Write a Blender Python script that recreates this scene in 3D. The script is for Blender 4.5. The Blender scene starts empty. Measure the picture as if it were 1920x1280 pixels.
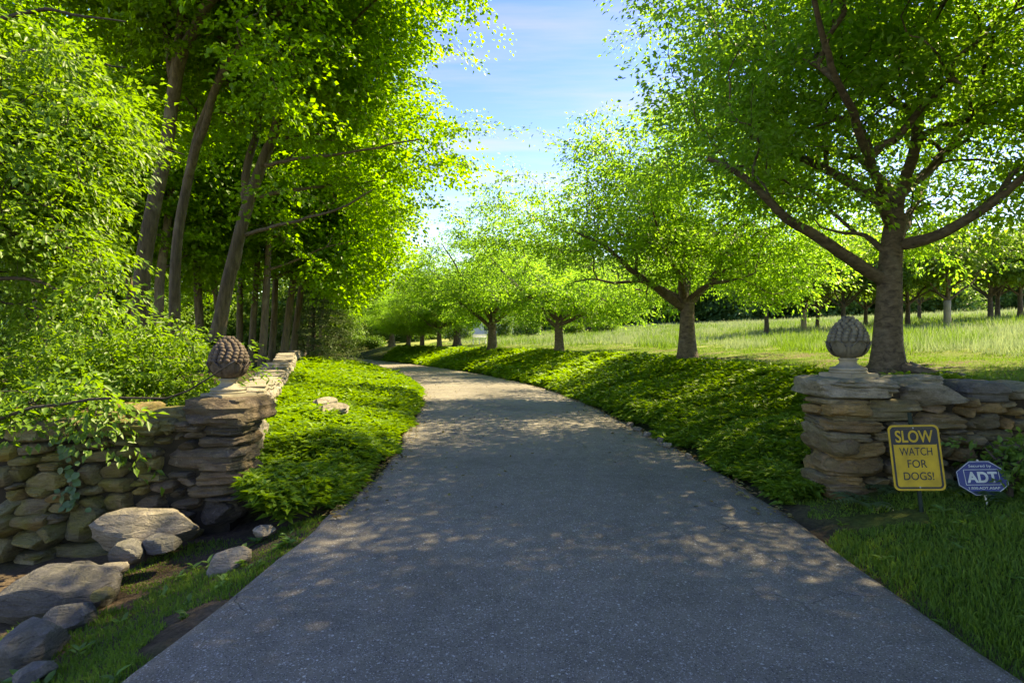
import bpy, bmesh, math, random
import numpy as np
from mathutils import Vector, Matrix, Euler

random.seed(7)
SC = bpy.context.scene
COL = SC.collection

# ------------------------------------------------------------------ camera
FPX = 1067.0                      # focal length in pixels of the 1920 px wide photograph
EYE = 1.5
cam_d = bpy.data.cameras.new('camera')
cam = bpy.data.objects.new('camera', cam_d)
COL.objects.link(cam)
cam.location = (0, 0, EYE)
cam.rotation_euler = (math.radians(90), 0, 0)
cam_d.sensor_width = 36.0
cam_d.lens = 36.0 * FPX / 1920.0
cam_d.clip_end = 2000
cam_d.clip_start = 0.05
SC.camera = cam

# ------------------------------------------------------------------ sky, sun, exposure
SUN_AZ, SUN_EL = math.radians(62), math.radians(50)      # azimuth from +Y towards +X
world = bpy.data.worlds.new('World')
SC.world = world
world.use_nodes = True
wn, wl = world.node_tree.nodes, world.node_tree.links
wn.clear()
w_out = wn.new('ShaderNodeOutputWorld')
w_bg = wn.new('ShaderNodeBackground')
w_sky = wn.new('ShaderNodeTexSky')
w_sky.sky_type = 'NISHITA'
w_sky.sun_disc = False
w_sky.sun_elevation = SUN_EL
w_sky.sun_rotation = SUN_AZ
w_sky.air_density = 1.0
w_sky.dust_density = 0.2
w_sky.ozone_density = 4.0
w_bg.inputs['Strength'].default_value = 0.082
# thin streaks of high cloud, all over the dome
w_tc = wn.new('ShaderNodeTexCoord')
w_sep = wn.new('ShaderNodeSeparateXYZ')
wl.new(w_tc.outputs['Generated'], w_sep.inputs[0])
w_max = wn.new('ShaderNodeMath'); w_max.operation = 'MAXIMUM'; w_max.inputs[1].default_value = 0.04
wl.new(w_sep.outputs['Z'], w_max.inputs[0])
w_dx = wn.new('ShaderNodeMath'); w_dx.operation = 'DIVIDE'
w_dy = wn.new('ShaderNodeMath'); w_dy.operation = 'DIVIDE'
wl.new(w_sep.outputs['X'], w_dx.inputs[0]); wl.new(w_max.outputs[0], w_dx.inputs[1])
wl.new(w_sep.outputs['Y'], w_dy.inputs[0]); wl.new(w_max.outputs[0], w_dy.inputs[1])
w_cmb = wn.new('ShaderNodeCombineXYZ')
wl.new(w_dx.outputs[0], w_cmb.inputs[0]); wl.new(w_dy.outputs[0], w_cmb.inputs[1])
w_map = wn.new('ShaderNodeMapping')
w_map.inputs['Scale'].default_value = (0.45, 2.2, 1)
w_map.inputs['Rotation'].default_value = (0, 0, math.radians(9))
wl.new(w_cmb.outputs[0], w_map.inputs[0])
w_no = wn.new('ShaderNodeTexNoise')
w_no.inputs['Scale'].default_value = 1.3
w_no.inputs['Detail'].default_value = 7
w_no.inputs['Roughness'].default_value = 0.55
wl.new(w_map.outputs[0], w_no.inputs['Vector'])
w_rp = wn.new('ShaderNodeValToRGB')
w_rp.color_ramp.elements[0].position = 0.46
w_rp.color_ramp.elements[0].color = (0.0, 0.0, 0.0, 1)
w_rp.color_ramp.elements[1].position = 0.8
w_rp.color_ramp.elements[1].color = (0.6, 0.6, 0.6, 1)
wl.new(w_no.outputs['Fac'], w_rp.inputs[0])
w_hs = wn.new('ShaderNodeHueSaturation')
w_hs.inputs['Saturation'].default_value = 1.32
w_hs.inputs['Hue'].default_value = 0.53
wl.new(w_sky.outputs[0], w_hs.inputs['Color'])
w_mix = wn.new('ShaderNodeMixRGB')
w_mix.inputs[2].default_value = (1.6, 1.6, 1.6, 1)
wl.new(w_rp.outputs[0], w_mix.inputs[0])
wl.new(w_hs.outputs[0], w_mix.inputs[1])
wl.new(w_mix.outputs[0], w_bg.inputs['Color'])
wl.new(w_bg.outputs[0], w_out.inputs['Surface'])

sun_d = bpy.data.lights.new('sun', 'SUN')
sun_d.energy = 2.25
sun_d.angle = math.radians(0.6)
sun_d.color = (1.0, 0.975, 0.94)
sun = bpy.data.objects.new('sun', sun_d)
COL.objects.link(sun)
SUNV = Vector((math.sin(SUN_AZ) * math.cos(SUN_EL), math.cos(SUN_AZ) * math.cos(SUN_EL), math.sin(SUN_EL)))
sun.rotation_euler = (-SUNV).to_track_quat('-Z', 'Y').to_euler()
sun.location = SUNV * 60

vs = SC.view_settings
vs.view_transform = 'Standard'
vs.look = 'None'
vs.exposure = 2.95
vs.gamma = 1.0
vs.use_white_balance = True          # the photograph is balanced for the bluish shade
vs.white_balance_temperature = 13000
vs.white_balance_tint = 0
vs.use_curve_mapping = False
SC.render.engine = 'CYCLES'
cy = SC.cycles
cy.max_bounces = 8
cy.diffuse_bounces = 6
cy.glossy_bounces = 2
cy.transmission_bounces = 5
cy.transparent_max_bounces = 4
cy.caustics_reflective = False
cy.caustics_refractive = False
cy.use_denoising = True
try:
    cy.denoiser = 'OPENIMAGEDENOISE'
    cy.denoising_prefilter = 'ACCURATE'
except Exception:
    pass

# ------------------------------------------------------------------ helpers
ORD = ['nearest', 'second', 'third', 'fourth', 'fifth', 'sixth', 'seventh', 'eighth', 'ninth', 'tenth', 'eleventh', 'twelfth', 'thirteenth', 'fourteenth', 'fifteenth', 'sixteenth', 'seventeenth', 'eighteenth', 'nineteenth', 'twentieth', 'twenty-first', 'twenty-second', 'twenty-third', 'twenty-fourth']

def at(px, py, depth):
    """World point seen at a pixel of the photograph at a given distance in front of the camera."""
    return np.array([(px - 960) / FPX * depth, depth, EYE + (640 - py) / FPX * depth])

def smooth(a, b, x):
    t = np.clip((np.asarray(x, float) - a) / (b - a), 0, 1)
    return t * t * (3 - 2 * t)

def vnoise(P, seed=0):
    """Vectorised value noise in -1..1."""
    P = np.asarray(P, float)
    i = np.floor(P).astype(np.int64)
    f = P - i
    f = f * f * (3 - 2 * f)
    def h(a, b, c):
        n = (a * 374761393 + b * 668265263 + c * 2147483647 + seed * 144665) & 0xffffffff
        n = ((n ^ (n >> 13)) * 1274126177) & 0xffffffff
        n = (n ^ (n >> 16)) & 0xffff
        return n / 32767.5 - 1.0
    x, y, z = i[..., 0], i[..., 1], i[..., 2]
    fx, fy, fz = f[..., 0], f[..., 1], f[..., 2]
    r = 0
    for dx in (0, 1):
        for dy in (0, 1):
            for dz in (0, 1):
                w = (fx if dx else 1 - fx) * (fy if dy else 1 - fy) * (fz if dz else 1 - fz)
                r = r + w * h(x + dx, y + dy, z + dz)
    return r

def norm(v):
    return v / np.maximum(np.linalg.norm(v, axis=-1, keepdims=True), 1e-9)

def make_mesh(name, V, F, mat=None, smoothf=False, attr=None, F2=None):
    """V (n,3); F (m,k) array of one polygon size, F2 an optional second array of another size."""
    me = bpy.data.meshes.new(name)
    V = np.ascontiguousarray(V, dtype=np.float32)
    blocks = [np.asarray(b, dtype=np.int32) for b in (F, F2) if b is not None and len(b)]
    me.vertices.add(len(V))
    me.vertices.foreach_set('co', V.ravel())
    loops = np.concatenate([b.ravel() for b in blocks])
    starts, o = [], 0
    for b in blocks:
        starts.append(o + np.arange(len(b), dtype=np.int32) * b.shape[1])
        o += b.size
    starts = np.concatenate(starts)
    me.loops.add(len(loops))
    me.loops.foreach_set('vertex_index', loops)
    me.polygons.add(len(starts))
    me.polygons.foreach_set('loop_start', starts.astype(np.int32))
    if smoothf:
        me.polygons.foreach_set('use_smooth', np.ones(len(starts), dtype=bool))
    if attr is not None:
        for k, (dom, typ, val) in attr.items():
            a = me.attributes.new(k, typ, dom)
            if typ == 'FLOAT':
                a.data.foreach_set('value', np.ascontiguousarray(val, dtype=np.float32))
            else:
                a.data.foreach_set('color', np.ascontiguousarray(val, dtype=np.float32).ravel())
    me.update(calc_edges=True)
    if mat is not None:
        me.materials.append(mat)
    return me

def obj(name, me, parent=None, loc=(0, 0, 0), rot=None, scale=None):
    o = bpy.data.objects.new(name, me)
    COL.objects.link(o)
    o.location = loc
    if rot is not None:
        o.rotation_euler = rot
    if scale is not None:
        o.scale = scale
    if parent is not None:
        o.parent = parent
    return o

def tag(o, label=None, cat=None, group=None, kind=None):
    if label: o['label'] = label
    if cat: o['category'] = cat
    if group: o['group'] = group
    if kind: o['kind'] = kind
    return o

def thing(name, loc, label, cat, group=None, rotz=0.0):
    o = bpy.data.objects.new(name, None)
    COL.objects.link(o)
    o.empty_display_size = 0.2
    o.location = tuple(float(v) for v in loc)
    o.rotation_euler = (0, 0, rotz)
    return tag(o, label, cat, group)

def copy_tree(root, loc, rotz, scale, label, group):
    r = root.copy()
    COL.objects.link(r)
    r.location = tuple(float(v) for v in loc)
    r.rotation_euler = (0, 0, rotz)
    r.scale = scale if hasattr(scale, '__len__') else (scale, scale, scale)
    r['label'] = label
    if group:
        r['group'] = group
    elif 'group' in r:
        del r['group']
    for ch in list(root.children):
        c = ch.copy()
        COL.objects.link(c)
        c.parent = r
        for g in list(ch.children):
            d = g.copy()
            COL.objects.link(d)
            d.parent = c
    return r

def bm_obj(name, bm, mat, parent=None, loc=(0, 0, 0), smoothf=False, angle=None):
    me = bpy.data.meshes.new(name)
    bm.to_mesh(me)
    bm.free()
    if mat is not None:
        me.materials.append(mat)
    if smoothf:
        me.polygons.foreach_set('use_smooth', np.ones(len(me.polygons), dtype=bool))
        if angle is not None:
            me.set_sharp_from_angle(angle=angle)
    return obj(name, me, parent, loc)

def add_box(bm, c, s, rot=None):
    r = bmesh.ops.create_cube(bm, size=1.0)
    m = Matrix.Translation(c)
    if rot is not None:
        m = m @ rot.to_matrix().to_4x4()
    m = m @ Matrix.Diagonal((s[0], s[1], s[2], 1))
    bmesh.ops.transform(bm, matrix=m, verts=r['verts'])
    return r['verts']

def lathe(profile, seg=40):
    pr = np.array(profile, float)
    a = np.linspace(0, 2 * np.pi, seg, endpoint=False)
    V = np.stack([pr[:, None, 0] * np.cos(a), pr[:, None, 0] * np.sin(a), np.repeat(pr[:, 1:2], seg, 1)], -1).reshape(-1, 3)
    n = len(pr)
    i = np.arange(n - 1)[:, None] * seg
    j = np.arange(seg)[None, :]
    k = (j + 1) % seg
    F = np.stack([i + j, i + k, i + seg + k, i + seg + j], -1).reshape(-1, 4)
    return V, F

def catmull(ctrl, step):
    c = np.array(ctrl, float)
    if len(c) == 2:
        n = max(2, int(np.linalg.norm(c[1] - c[0]) / step) + 1)
        return c[0] + (c[1] - c[0]) * np.linspace(0, 1, n)[:, None]
    p = np.vstack([2 * c[0] - c[1], c, 2 * c[-1] - c[-2]])
    out = []
    for i in range(1, len(p) - 2):
        n = max(1, int(round(np.linalg.norm(p[i + 1] - p[i]) / step)))
        t = np.linspace(0, 1, n, endpoint=False)[:, None]
        a, b, d, e = p[i - 1], p[i], p[i + 1], p[i + 2]
        out.append(0.5 * (2 * b + (d - a) * t + (2 * a - 5 * b + 4 * d - e) * t ** 2 + (3 * b - a - 3 * d + e) * t ** 3))
    out.append(p[-2:-1])
    return np.vstack(out)

def tube(pts, rad, sides, cap=True, wob=None):
    """Tube round a polyline; returns V, F(quads)."""
    pts = np.asarray(pts, float)
    n = len(pts)
    t = np.gradient(pts, axis=0)
    t = norm(t)
    m = np.abs(t).mean(0)
    ref = np.eye(3)[int(np.argmin(m))]
    u = norm(np.cross(t, ref))
    v = np.cross(t, u)
    a = np.linspace(0, 2 * np.pi, sides, endpoint=False)
    rr = np.asarray(rad, float)[:, None] * np.ones(sides)[None, :]
    if wob is not None:
        rr = rr * wob(pts, a)
    V = pts[:, None, :] + rr[..., None] * (np.cos(a)[None, :, None] * u[:, None, :] + np.sin(a)[None, :, None] * v[:, None, :])
    V = V.reshape(-1, 3)
    i = np.arange(n - 1)[:, None] * sides
    j = np.arange(sides)[None, :]
    k = (j + 1) % sides
    F = np.stack([i + j, i + k, i + sides + k, i + sides + j], -1).reshape(-1, 4)
    return V, F

class Acc:
    def __init__(s):
        s.V, s.F, s.n = [], [], 0
    def add(s, V, F):
        s.V.append(V); s.F.append(F + s.n); s.n += len(V)
    def mesh(s, name, mat, smoothf=True, attr=None):
        return make_mesh(name, np.vstack(s.V), np.vstack(s.F), mat, smoothf, attr)

# ------------------------------------------------------------------ materials
def new_mat(name):
    m = bpy.data.materials.new(name)
    m.use_nodes = True
    nt = m.node_tree
    nt.nodes.clear()
    out = nt.nodes.new('ShaderNodeOutputMaterial')
    return m, nt.nodes, nt.links, out

def ramp(N, L, src, stops, interp='LINEAR'):
    r = N.new('ShaderNodeValToRGB')
    r.color_ramp.interpolation = interp
    els = r.color_ramp.elements
    while len(els) < len(stops):
        els.new(0.5)
    for e, (p, c) in zip(els, stops):
        e.position = p
        e.color = (c[0], c[1], c[2], 1) if hasattr(c, '__len__') else (c, c, c, 1)
    if src is not None:
        L.new(src, r.inputs[0])
    return r.outputs[0]

def noise_n(N, L, vec, scale, detail=4, rough=0.55, dist=0.0):
    n = N.new('ShaderNodeTexNoise')
    n.inputs['Scale'].default_value = scale
    n.inputs['Detail'].default_value = detail
    n.inputs['Roughness'].default_value = rough
    n.inputs['Distortion'].default_value = dist
    if vec is not None:
        L.new(vec, n.inputs['Vector'])
    return n.outputs['Fac']

def mixc(N, L, fac, a, b, mode='MIX'):
    m = N.new('ShaderNodeMixRGB')
    m.blend_type = mode
    for s, v in ((0, fac), (1, a), (2, b)):
        if isinstance(v, bpy.types.NodeSocket):
            L.new(v, m.inputs[s])
        elif hasattr(v, '__len__'):
            m.inputs[s].default_value = (v[0], v[1], v[2], 1)
        else:
            m.inputs[s].default_value = v
    return m.outputs[0]

def math_n(N, L, op, a, b=None):
    m = N.new('ShaderNodeMath')
    m.operation = op
    for s, v in ((0, a), (1, b)):
        if v is None:
            continue
        if isinstance(v, bpy.types.NodeSocket):
            L.new(v, m.inputs[s])
        else:
            m.inputs[s].default_value = v
    return m.outputs[0]

def bump_n(N, L, h, strength, dist, prev=None):
    b = N.new('ShaderNodeBump')
    b.inputs['Strength'].default_value = strength
    b.inputs['Distance'].default_value = dist
    L.new(h, b.inputs['Height'])
    if prev is not None:
        L.new(prev, b.inputs['Normal'])
    return b.outputs[0]

def leaf_mat(name, dark, mid, light, trans, tfac=0.5, rough=0.45, spec=0.35):
    """Leaf: a glossy skin over a translucent blade; every leaf has its own tint."""
    m, N, L, out = new_mat(name)
    at_ = N.new('ShaderNodeAttribute'); at_.attribute_name = 'rnd'
    geo = N.new('ShaderNodeNewGeometry')
    patch = noise_n(N, L, geo.outputs['Position'], 0.55, 2)
    f = math_n(N, L, 'MULTIPLY', at_.outputs['Fac'], 0.6)
    f = math_n(N, L, 'ADD', f, math_n(N, L, 'MULTIPLY', patch, 0.45))
    c = ramp(N, L, f, [(0.08, dark), (0.5, mid), (0.92, light)])
    tc = mixc(N, L, at_.outputs['Fac'], (trans[0] * 0.8, trans[1] * 0.85, trans[2]), (trans[0] * 1.15, trans[1] * 1.1, trans[2]))
    p = N.new('ShaderNodeBsdfPrincipled')
    L.new(c, p.inputs['Base Color'])
    p.inputs['Roughness'].default_value = rough
    p.inputs['Specular IOR Level'].default_value = spec
    t = N.new('ShaderNodeBsdfTranslucent')
    L.new(tc, t.inputs['Color'])
    mx = N.new('ShaderNodeMixShader')
    mx.inputs[0].default_value = tfac
    L.new(p.outputs[0], mx.inputs[1]); L.new(t.outputs[0], mx.inputs[2])
    L.new(mx.outputs[0], out.inputs['Surface'])
    return m

def plain_mat(name, c, rough=0.6, metal=0.0, var=0.15, scale=8.0, bump=0.0, spec=0.4):
    m, N, L, out = new_mat(name)
    geo = N.new('ShaderNodeNewGeometry')
    n = noise_n(N, L, geo.outputs['Position'], scale, 5)
    col = ramp(N, L, n, [(0.25, [v * (1 - var) for v in c]), (0.75, [min(1, v * (1 + var)) for v in c])])
    p = N.new('ShaderNodeBsdfPrincipled')
    L.new(col, p.inputs['Base Color'])
    p.inputs['Roughness'].default_value = rough
    p.inputs['Metallic'].default_value = metal
    p.inputs['Specular IOR Level'].default_value = spec
    if bump:
        n2 = noise_n(N, L, geo.outputs['Position'], scale * 6, 6)
        L.new(bump_n(N, L, n2, bump, 0.01), p.inputs['Normal'])
    L.new(p.outputs[0], out.inputs['Surface'])
    return m

def bark_mat(name, dark, light, sx=18.0, sz=3.0, bump=0.7, lichen=(0.3, 0.31, 0.27), lich=0.25):
    m, N, L, out = new_mat(name)
    tc = N.new('ShaderNodeTexCoord')
    mp = N.new('ShaderNodeMapping')
    mp.inputs['Scale'].default_value = (sx, sx, sz)
    L.new(tc.outputs['Object'], mp.inputs[0])
    n1 = noise_n(N, L, mp.outputs[0], 1.0, 7, 0.65, 0.6)
    n2 = noise_n(N, L, tc.outputs['Object'], 3.0, 5, 0.6)
    c = ramp(N, L, n1, [(0.3, dark), (0.68, light)])
    lm = ramp(N, L, n2, [(0.55, 0.0), (0.75, lich)])
    c = mixc(N, L, lm, c, lichen)
    p = N.new('ShaderNodeBsdfPrincipled')
    L.new(c, p.inputs['Base Color'])
    p.inputs['Roughness'].default_value = 0.85
    p.inputs['Specular IOR Level'].default_value = 0.2
    L.new(bump_n(N, L, n1, bump, 0.03), p.inputs['Normal'])
    L.new(p.outputs[0], out.inputs['Surface'])
    return m

def stone_mat(name, palette, moss=(0.12, 0.13, 0.02), mossf=0.3, spec=0.25):
    """Field stone: each stone its own tint, grain in layers, lichen and moss."""
    m, N, L, out = new_mat(name)
    info = N.new('ShaderNodeObjectInfo')
    geo = N.new('ShaderNodeNewGeometry')
    off = N.new('ShaderNodeVectorMath'); off.operation = 'SCALE'
    off.inputs[0].default_value = (37.0, 91.0, 53.0)
    L.new(info.outputs['Random'], off.inputs['Scale'])
    add = N.new('ShaderNodeVectorMath'); add.operation = 'ADD'
    L.new(geo.outputs['Position'], add.inputs[0]); L.new(off.outputs[0], add.inputs[1])
    pos = add.outputs[0]
    mp = N.new('ShaderNodeMapping')
    mp.inputs['Scale'].default_value = (7, 7, 22)
    mp.inputs['Rotation'].default_value = (0.12, 0.1, 0)
    L.new(pos, mp.inputs[0])
    strata = noise_n(N, L, mp.outputs[0], 1.0, 8, 0.68, 0.8)
    big = noise_n(N, L, pos, 5.0, 5, 0.6)
    fine = noise_n(N, L, pos, 70.0, 6, 0.7)
    n = len(palette)
    base = ramp(N, L, info.outputs['Random'], [((i + 0.5) / n, c) for i, c in enumerate(palette)])
    v = ramp(N, L, strata, [(0.28, 0.5), (0.72, 1.35)])
    c = mixc(N, L, 1.0, base, v, 'MULTIPLY')
    v2 = ramp(N, L, fine, [(0.3, 0.72), (0.7, 1.25)])
    c = mixc(N, L, 1.0, c, v2, 'MULTIPLY')
    mm = ramp(N, L, big, [(0.42, 0.0), (0.68, mossf)])
    c = mixc(N, L, mm, c, moss)
    lich = noise_n(N, L, pos, 14.0, 6, 0.7)
    lm = ramp(N, L, lich, [(0.6, 0.0), (0.7, 0.45)])
    c = mixc(N, L, lm, c, (0.26, 0.25, 0.20))
    p = N.new('ShaderNodeBsdfPrincipled')
    L.new(c, p.inputs['Base Color'])
    p.inputs['Roughness'].default_value = 0.85
    p.inputs['Specular IOR Level'].default_value = spec
    cr = N.new('ShaderNodeTexVoronoi'); cr.feature = 'DISTANCE_TO_EDGE'; cr.inputs['Scale'].default_value = 1.0
    wv = N.new('ShaderNodeVectorMath'); wv.operation = 'ADD'
    L.new(mp.outputs[0], wv.inputs[0])
    wn2 = N.new('ShaderNodeTexNoise'); wn2.inputs['Scale'].default_value = 1.1; wn2.inputs['Detail'].default_value = 4
    L.new(mp.outputs[0], wn2.inputs['Vector']); L.new(wn2.outputs['Color'], wv.inputs[1])
    L.new(wv.outputs[0], cr.inputs['Vector'])
    crk = ramp(N, L, cr.outputs['Distance'], [(0.0, 0.0), (0.12, 1.0)])
    b = bump_n(N, L, strata, 0.8, 0.04)
    b = bump_n(N, L, crk, 0.35, 0.02, b)
    b = bump_n(N, L, fine, 0.6, 0.01, b)
    L.new(b, p.inputs['Normal'])
    L.new(p.outputs[0], out.inputs['Surface'])
    return m

MAT = {}
MAT['leaf_zelkova'] = leaf_mat('leaf_zelkova', (0.037, 0.091, 0.017), (0.068, 0.146, 0.025), (0.115, 0.213, 0.039), (0.315, 0.610, 0.056), 0.55)
MAT['leaf_maple'] = leaf_mat('leaf_maple', (0.043, 0.110, 0.011), (0.077, 0.170, 0.016), (0.129, 0.240, 0.021), (0.284, 0.540, 0.018), 0.54)
MAT['leaf_beech'] = leaf_mat('leaf_beech', (0.039, 0.090, 0.014), (0.077, 0.160, 0.021), (0.146, 0.250, 0.034), (0.224, 0.410, 0.025), 0.45)
MAT['leaf_far'] = leaf_mat('leaf_far', (0.043, 0.110, 0.034), (0.077, 0.170, 0.046), (0.120, 0.230, 0.052), (0.172, 0.330, 0.057), 0.42)
MAT['leaf_bright'] = leaf_mat('leaf_bright', (0.052, 0.120, 0.023), (0.086, 0.180, 0.029), (0.129, 0.240, 0.046), (0.189, 0.340, 0.034), 0.4)
MAT['needle'] = leaf_mat('needle', (0.06, 0.11, 0.04), (0.10, 0.16, 0.06), (0.17, 0.23, 0.10), (0.12, 0.18, 0.05), 0.25)
MAT['ivy'] = leaf_mat('ivy', (0.034, 0.090, 0.011), (0.086, 0.175, 0.018), (0.181, 0.300, 0.034), (0.241, 0.420, 0.021), 0.38, 0.5, 0.25)
MAT['grass'] = leaf_mat('grass', (0.056, 0.120, 0.018), (0.095, 0.190, 0.025), (0.172, 0.260, 0.052), (0.189, 0.340, 0.034), 0.4, 0.6, 0.2)
MAT['meadow'] = leaf_mat('meadow', (0.146, 0.220, 0.081), (0.267, 0.330, 0.161), (0.404, 0.450, 0.276), (0.292, 0.380, 0.172), 0.4, 0.6, 0.2)
MAT['weed'] = leaf_mat('weed', (0.052, 0.120, 0.023), (0.086, 0.190, 0.034), (0.138, 0.270, 0.057), (0.172, 0.340, 0.034), 0.35, 0.45)
MAT['vine'] = leaf_mat('vine', (0.05, 0.10, 0.04), (0.08, 0.15, 0.06), (0.11, 0.19, 0.08), (0.14, 0.25, 0.05), 0.3, 0.4)
MAT['bark_zelkova'] = bark_mat('bark_zelkova', (0.035, 0.027, 0.02), (0.15, 0.12, 0.085), 9, 16, 0.8)
MAT['bark_maple'] = bark_mat('bark_maple', (0.045, 0.035, 0.022), (0.16, 0.125, 0.08), 16, 2.5, 0.7, (0.26, 0.23, 0.16), 0.4)
MAT['bark_dark'] = bark_mat('bark_dark', (0.02, 0.017, 0.013), (0.08, 0.065, 0.05), 20, 4, 0.5)
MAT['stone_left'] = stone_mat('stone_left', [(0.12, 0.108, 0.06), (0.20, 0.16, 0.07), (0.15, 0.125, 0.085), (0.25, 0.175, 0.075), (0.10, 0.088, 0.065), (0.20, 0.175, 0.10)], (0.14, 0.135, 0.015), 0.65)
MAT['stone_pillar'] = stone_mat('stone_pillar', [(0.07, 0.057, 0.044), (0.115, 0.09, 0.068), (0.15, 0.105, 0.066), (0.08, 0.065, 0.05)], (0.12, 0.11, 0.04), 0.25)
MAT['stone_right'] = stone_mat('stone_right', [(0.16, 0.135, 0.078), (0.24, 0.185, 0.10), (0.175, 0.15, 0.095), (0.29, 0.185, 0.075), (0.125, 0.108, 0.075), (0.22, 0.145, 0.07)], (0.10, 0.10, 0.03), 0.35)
MAT['stone_cap'] = stone_mat('stone_cap', [(0.23, 0.205, 0.155), (0.28, 0.25, 0.185), (0.20, 0.18, 0.14)], (0.10, 0.10, 0.045), 0.45)
MAT['stone_pale'] = stone_mat('stone_pale', [(0.26, 0.225, 0.18), (0.21, 0.185, 0.15), (0.30, 0.26, 0.21), (0.23, 0.205, 0.18)], (0.16, 0.15, 0.08), 0.3)
MAT['stone_grey'] = stone_mat('stone_grey', [(0.12, 0.113, 0.103), (0.155, 0.147, 0.13), (0.10, 0.094, 0.088)], (0.10, 0.095, 0.05), 0.3)
MAT['core'] = plain_mat('core', (0.035, 0.03, 0.022), 0.95, var=0.4, scale=12, bump=0.5, spec=0.1)
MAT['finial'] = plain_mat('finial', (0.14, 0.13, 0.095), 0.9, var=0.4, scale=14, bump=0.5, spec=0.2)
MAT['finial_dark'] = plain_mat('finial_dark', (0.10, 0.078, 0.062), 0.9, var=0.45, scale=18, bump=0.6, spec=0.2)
MAT['finial_base'] = plain_mat('finial_base', (0.27, 0.24, 0.175), 0.88, var=0.25, scale=10, bump=0.35, spec=0.2)
MAT['sign_yellow'] = plain_mat('sign_yellow', (0.43, 0.275, 0.012), 0.5, var=0.3, scale=9)
MAT['sign_black'] = plain_mat('sign_black', (0.012, 0.014, 0.016), 0.5, var=0.2, scale=5)
MAT['sign_blue'] = plain_mat('sign_blue', (0.012, 0.03, 0.14), 0.4, var=0.1, scale=5)
MAT['sign_white'] = plain_mat('sign_white', (0.45, 0.50, 0.46), 0.5, var=0.25, scale=20)
MAT['post'] = plain_mat('post', (0.018, 0.03, 0.022), 0.8, var=0.3, scale=20, spec=0.15)
MAT['metal'] = plain_mat('metal', (0.35, 0.35, 0.34), 0.4, 0.9, var=0.2, scale=30)
MAT['tube'] = plain_mat('tube', (0.26, 0.23, 0.17), 0.7, var=0.2, scale=6)
MAT['house_wall'] = plain_mat('house_wall', (0.62, 0.61, 0.58), 0.8, var=0.08, scale=2)
MAT['house_roof'] = plain_mat('house_roof', (0.22, 0.22, 0.23), 0.9, var=0.2, scale=3)
MAT['white_paint'] = plain_mat('white_paint', (0.78, 0.79, 0.8), 0.6, var=0.05)
MAT['glass'] = plain_mat('glass', (0.03, 0.04, 0.05), 0.08, var=0.1, spec=0.7)

def asphalt_mat():
    m, N, L, out = new_mat('asphalt')
    geo = N.new('ShaderNodeNewGeometry')
    pos = geo.outputs['Position']
    big = noise_n(N, L, pos, 0.9, 4, 0.6)
    med = noise_n(N, L, pos, 6.0, 5, 0.6)
    base = ramp(N, L, big, [(0.3, (0.146, 0.128, 0.105)), (0.7, (0.178, 0.157, 0.131))])
    c = mixc(N, L, 1.0, base, ramp(N, L, med, [(0.25, 0.78), (0.75, 1.2)]), 'MULTIPLY')
    def cells(scale, lo, hi, col, amount, c):
        v = N.new('ShaderNodeTexVoronoi')
        v.inputs['Scale'].default_value = scale
        L.new(pos, v.inputs['Vector'])
        sp = N.new('ShaderNodeSeparateColor')
        L.new(v.outputs['Color'], sp.inputs[0])
        f = ramp(N, L, sp.outputs[0], [(lo, 0.0), (hi, amount)])
        near = ramp(N, L, v.outputs['Distance'], [(0.35, 1.0), (0.5, 0.0)])
        f = math_n(N, L, 'MULTIPLY', f, near)
        return mixc(N, L, f, c, col), v
    c, v1 = cells(130, 0.55, 1.0, (0.42, 0.41, 0.39), 0.9, c)
    c, v2 = cells(62, 0.90, 1.0, (0.5, 0.49, 0.46), 0.9, c)
    c, v3 = cells(105, 0.5, 0.95, (0.045, 0.043, 0.04), 0.9, c)
    st = noise_n(N, L, pos, 0.33, 6, 0.7, 0.4)
    c = mixc(N, L, 1.0, c, ramp(N, L, st, [(0.35, 0.72), (0.5, 1.0), (0.68, 1.16)]), 'MULTIPLY')
    # cracks
    dn = N.new('ShaderNodeTexNoise'); dn.inputs['Scale'].default_value = 2.2; dn.inputs['Detail'].default_value = 6
    L.new(pos, dn.inputs['Vector'])
    sc_ = N.new('ShaderNodeVectorMath'); sc_.operation = 'SCALE'; sc_.inputs['Scale'].default_value = 0.55
    L.new(dn.outputs['Color'], sc_.inputs[0])
    ad = N.new('ShaderNodeVectorMath'); ad.operation = 'ADD'
    L.new(pos, ad.inputs[0]); L.new(sc_.outputs[0], ad.inputs[1])
    ve = N.new('ShaderNodeTexVoronoi'); ve.feature = 'DISTANCE_TO_EDGE'; ve.inputs['Scale'].default_value = 1.1
    L.new(ad.outputs[0], ve.inputs['Vector'])
    line = ramp(N, L, ve.outputs['Distance'], [(0.0, 0.8), (0.004, 0.6), (0.008, 0.0)])
    msk = ramp(N, L, noise_n(N, L, pos, 0.7, 2), [(0.54, 0.0), (0.64, 1.0)])
    crack = math_n(N, L, 'MULTIPLY', line, msk)
    c = mixc(N, L, crack, c, (0.014, 0.013, 0.012))
    p = N.new('ShaderNodeBsdfPrincipled')
    L.new(c, p.inputs['Base Color'])
    p.inputs['Roughness'].default_value = 0.82
    p.inputs['Specular IOR Level'].default_value = 0.3
    h = noise_n(N, L, pos, 130, 3, 0.7)
    b = bump_n(N, L, h, 0.8, 0.006)
    cr = math_n(N, L, 'SUBTRACT', 1.0, crack)
    b = bump_n(N, L, cr, 0.8, 0.01, b)
    L.new(b, p.inputs['Normal'])
    L.new(p.outputs[0], out.inputs['Surface'])
    return m
MAT['asphalt'] = asphalt_mat()

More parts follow.
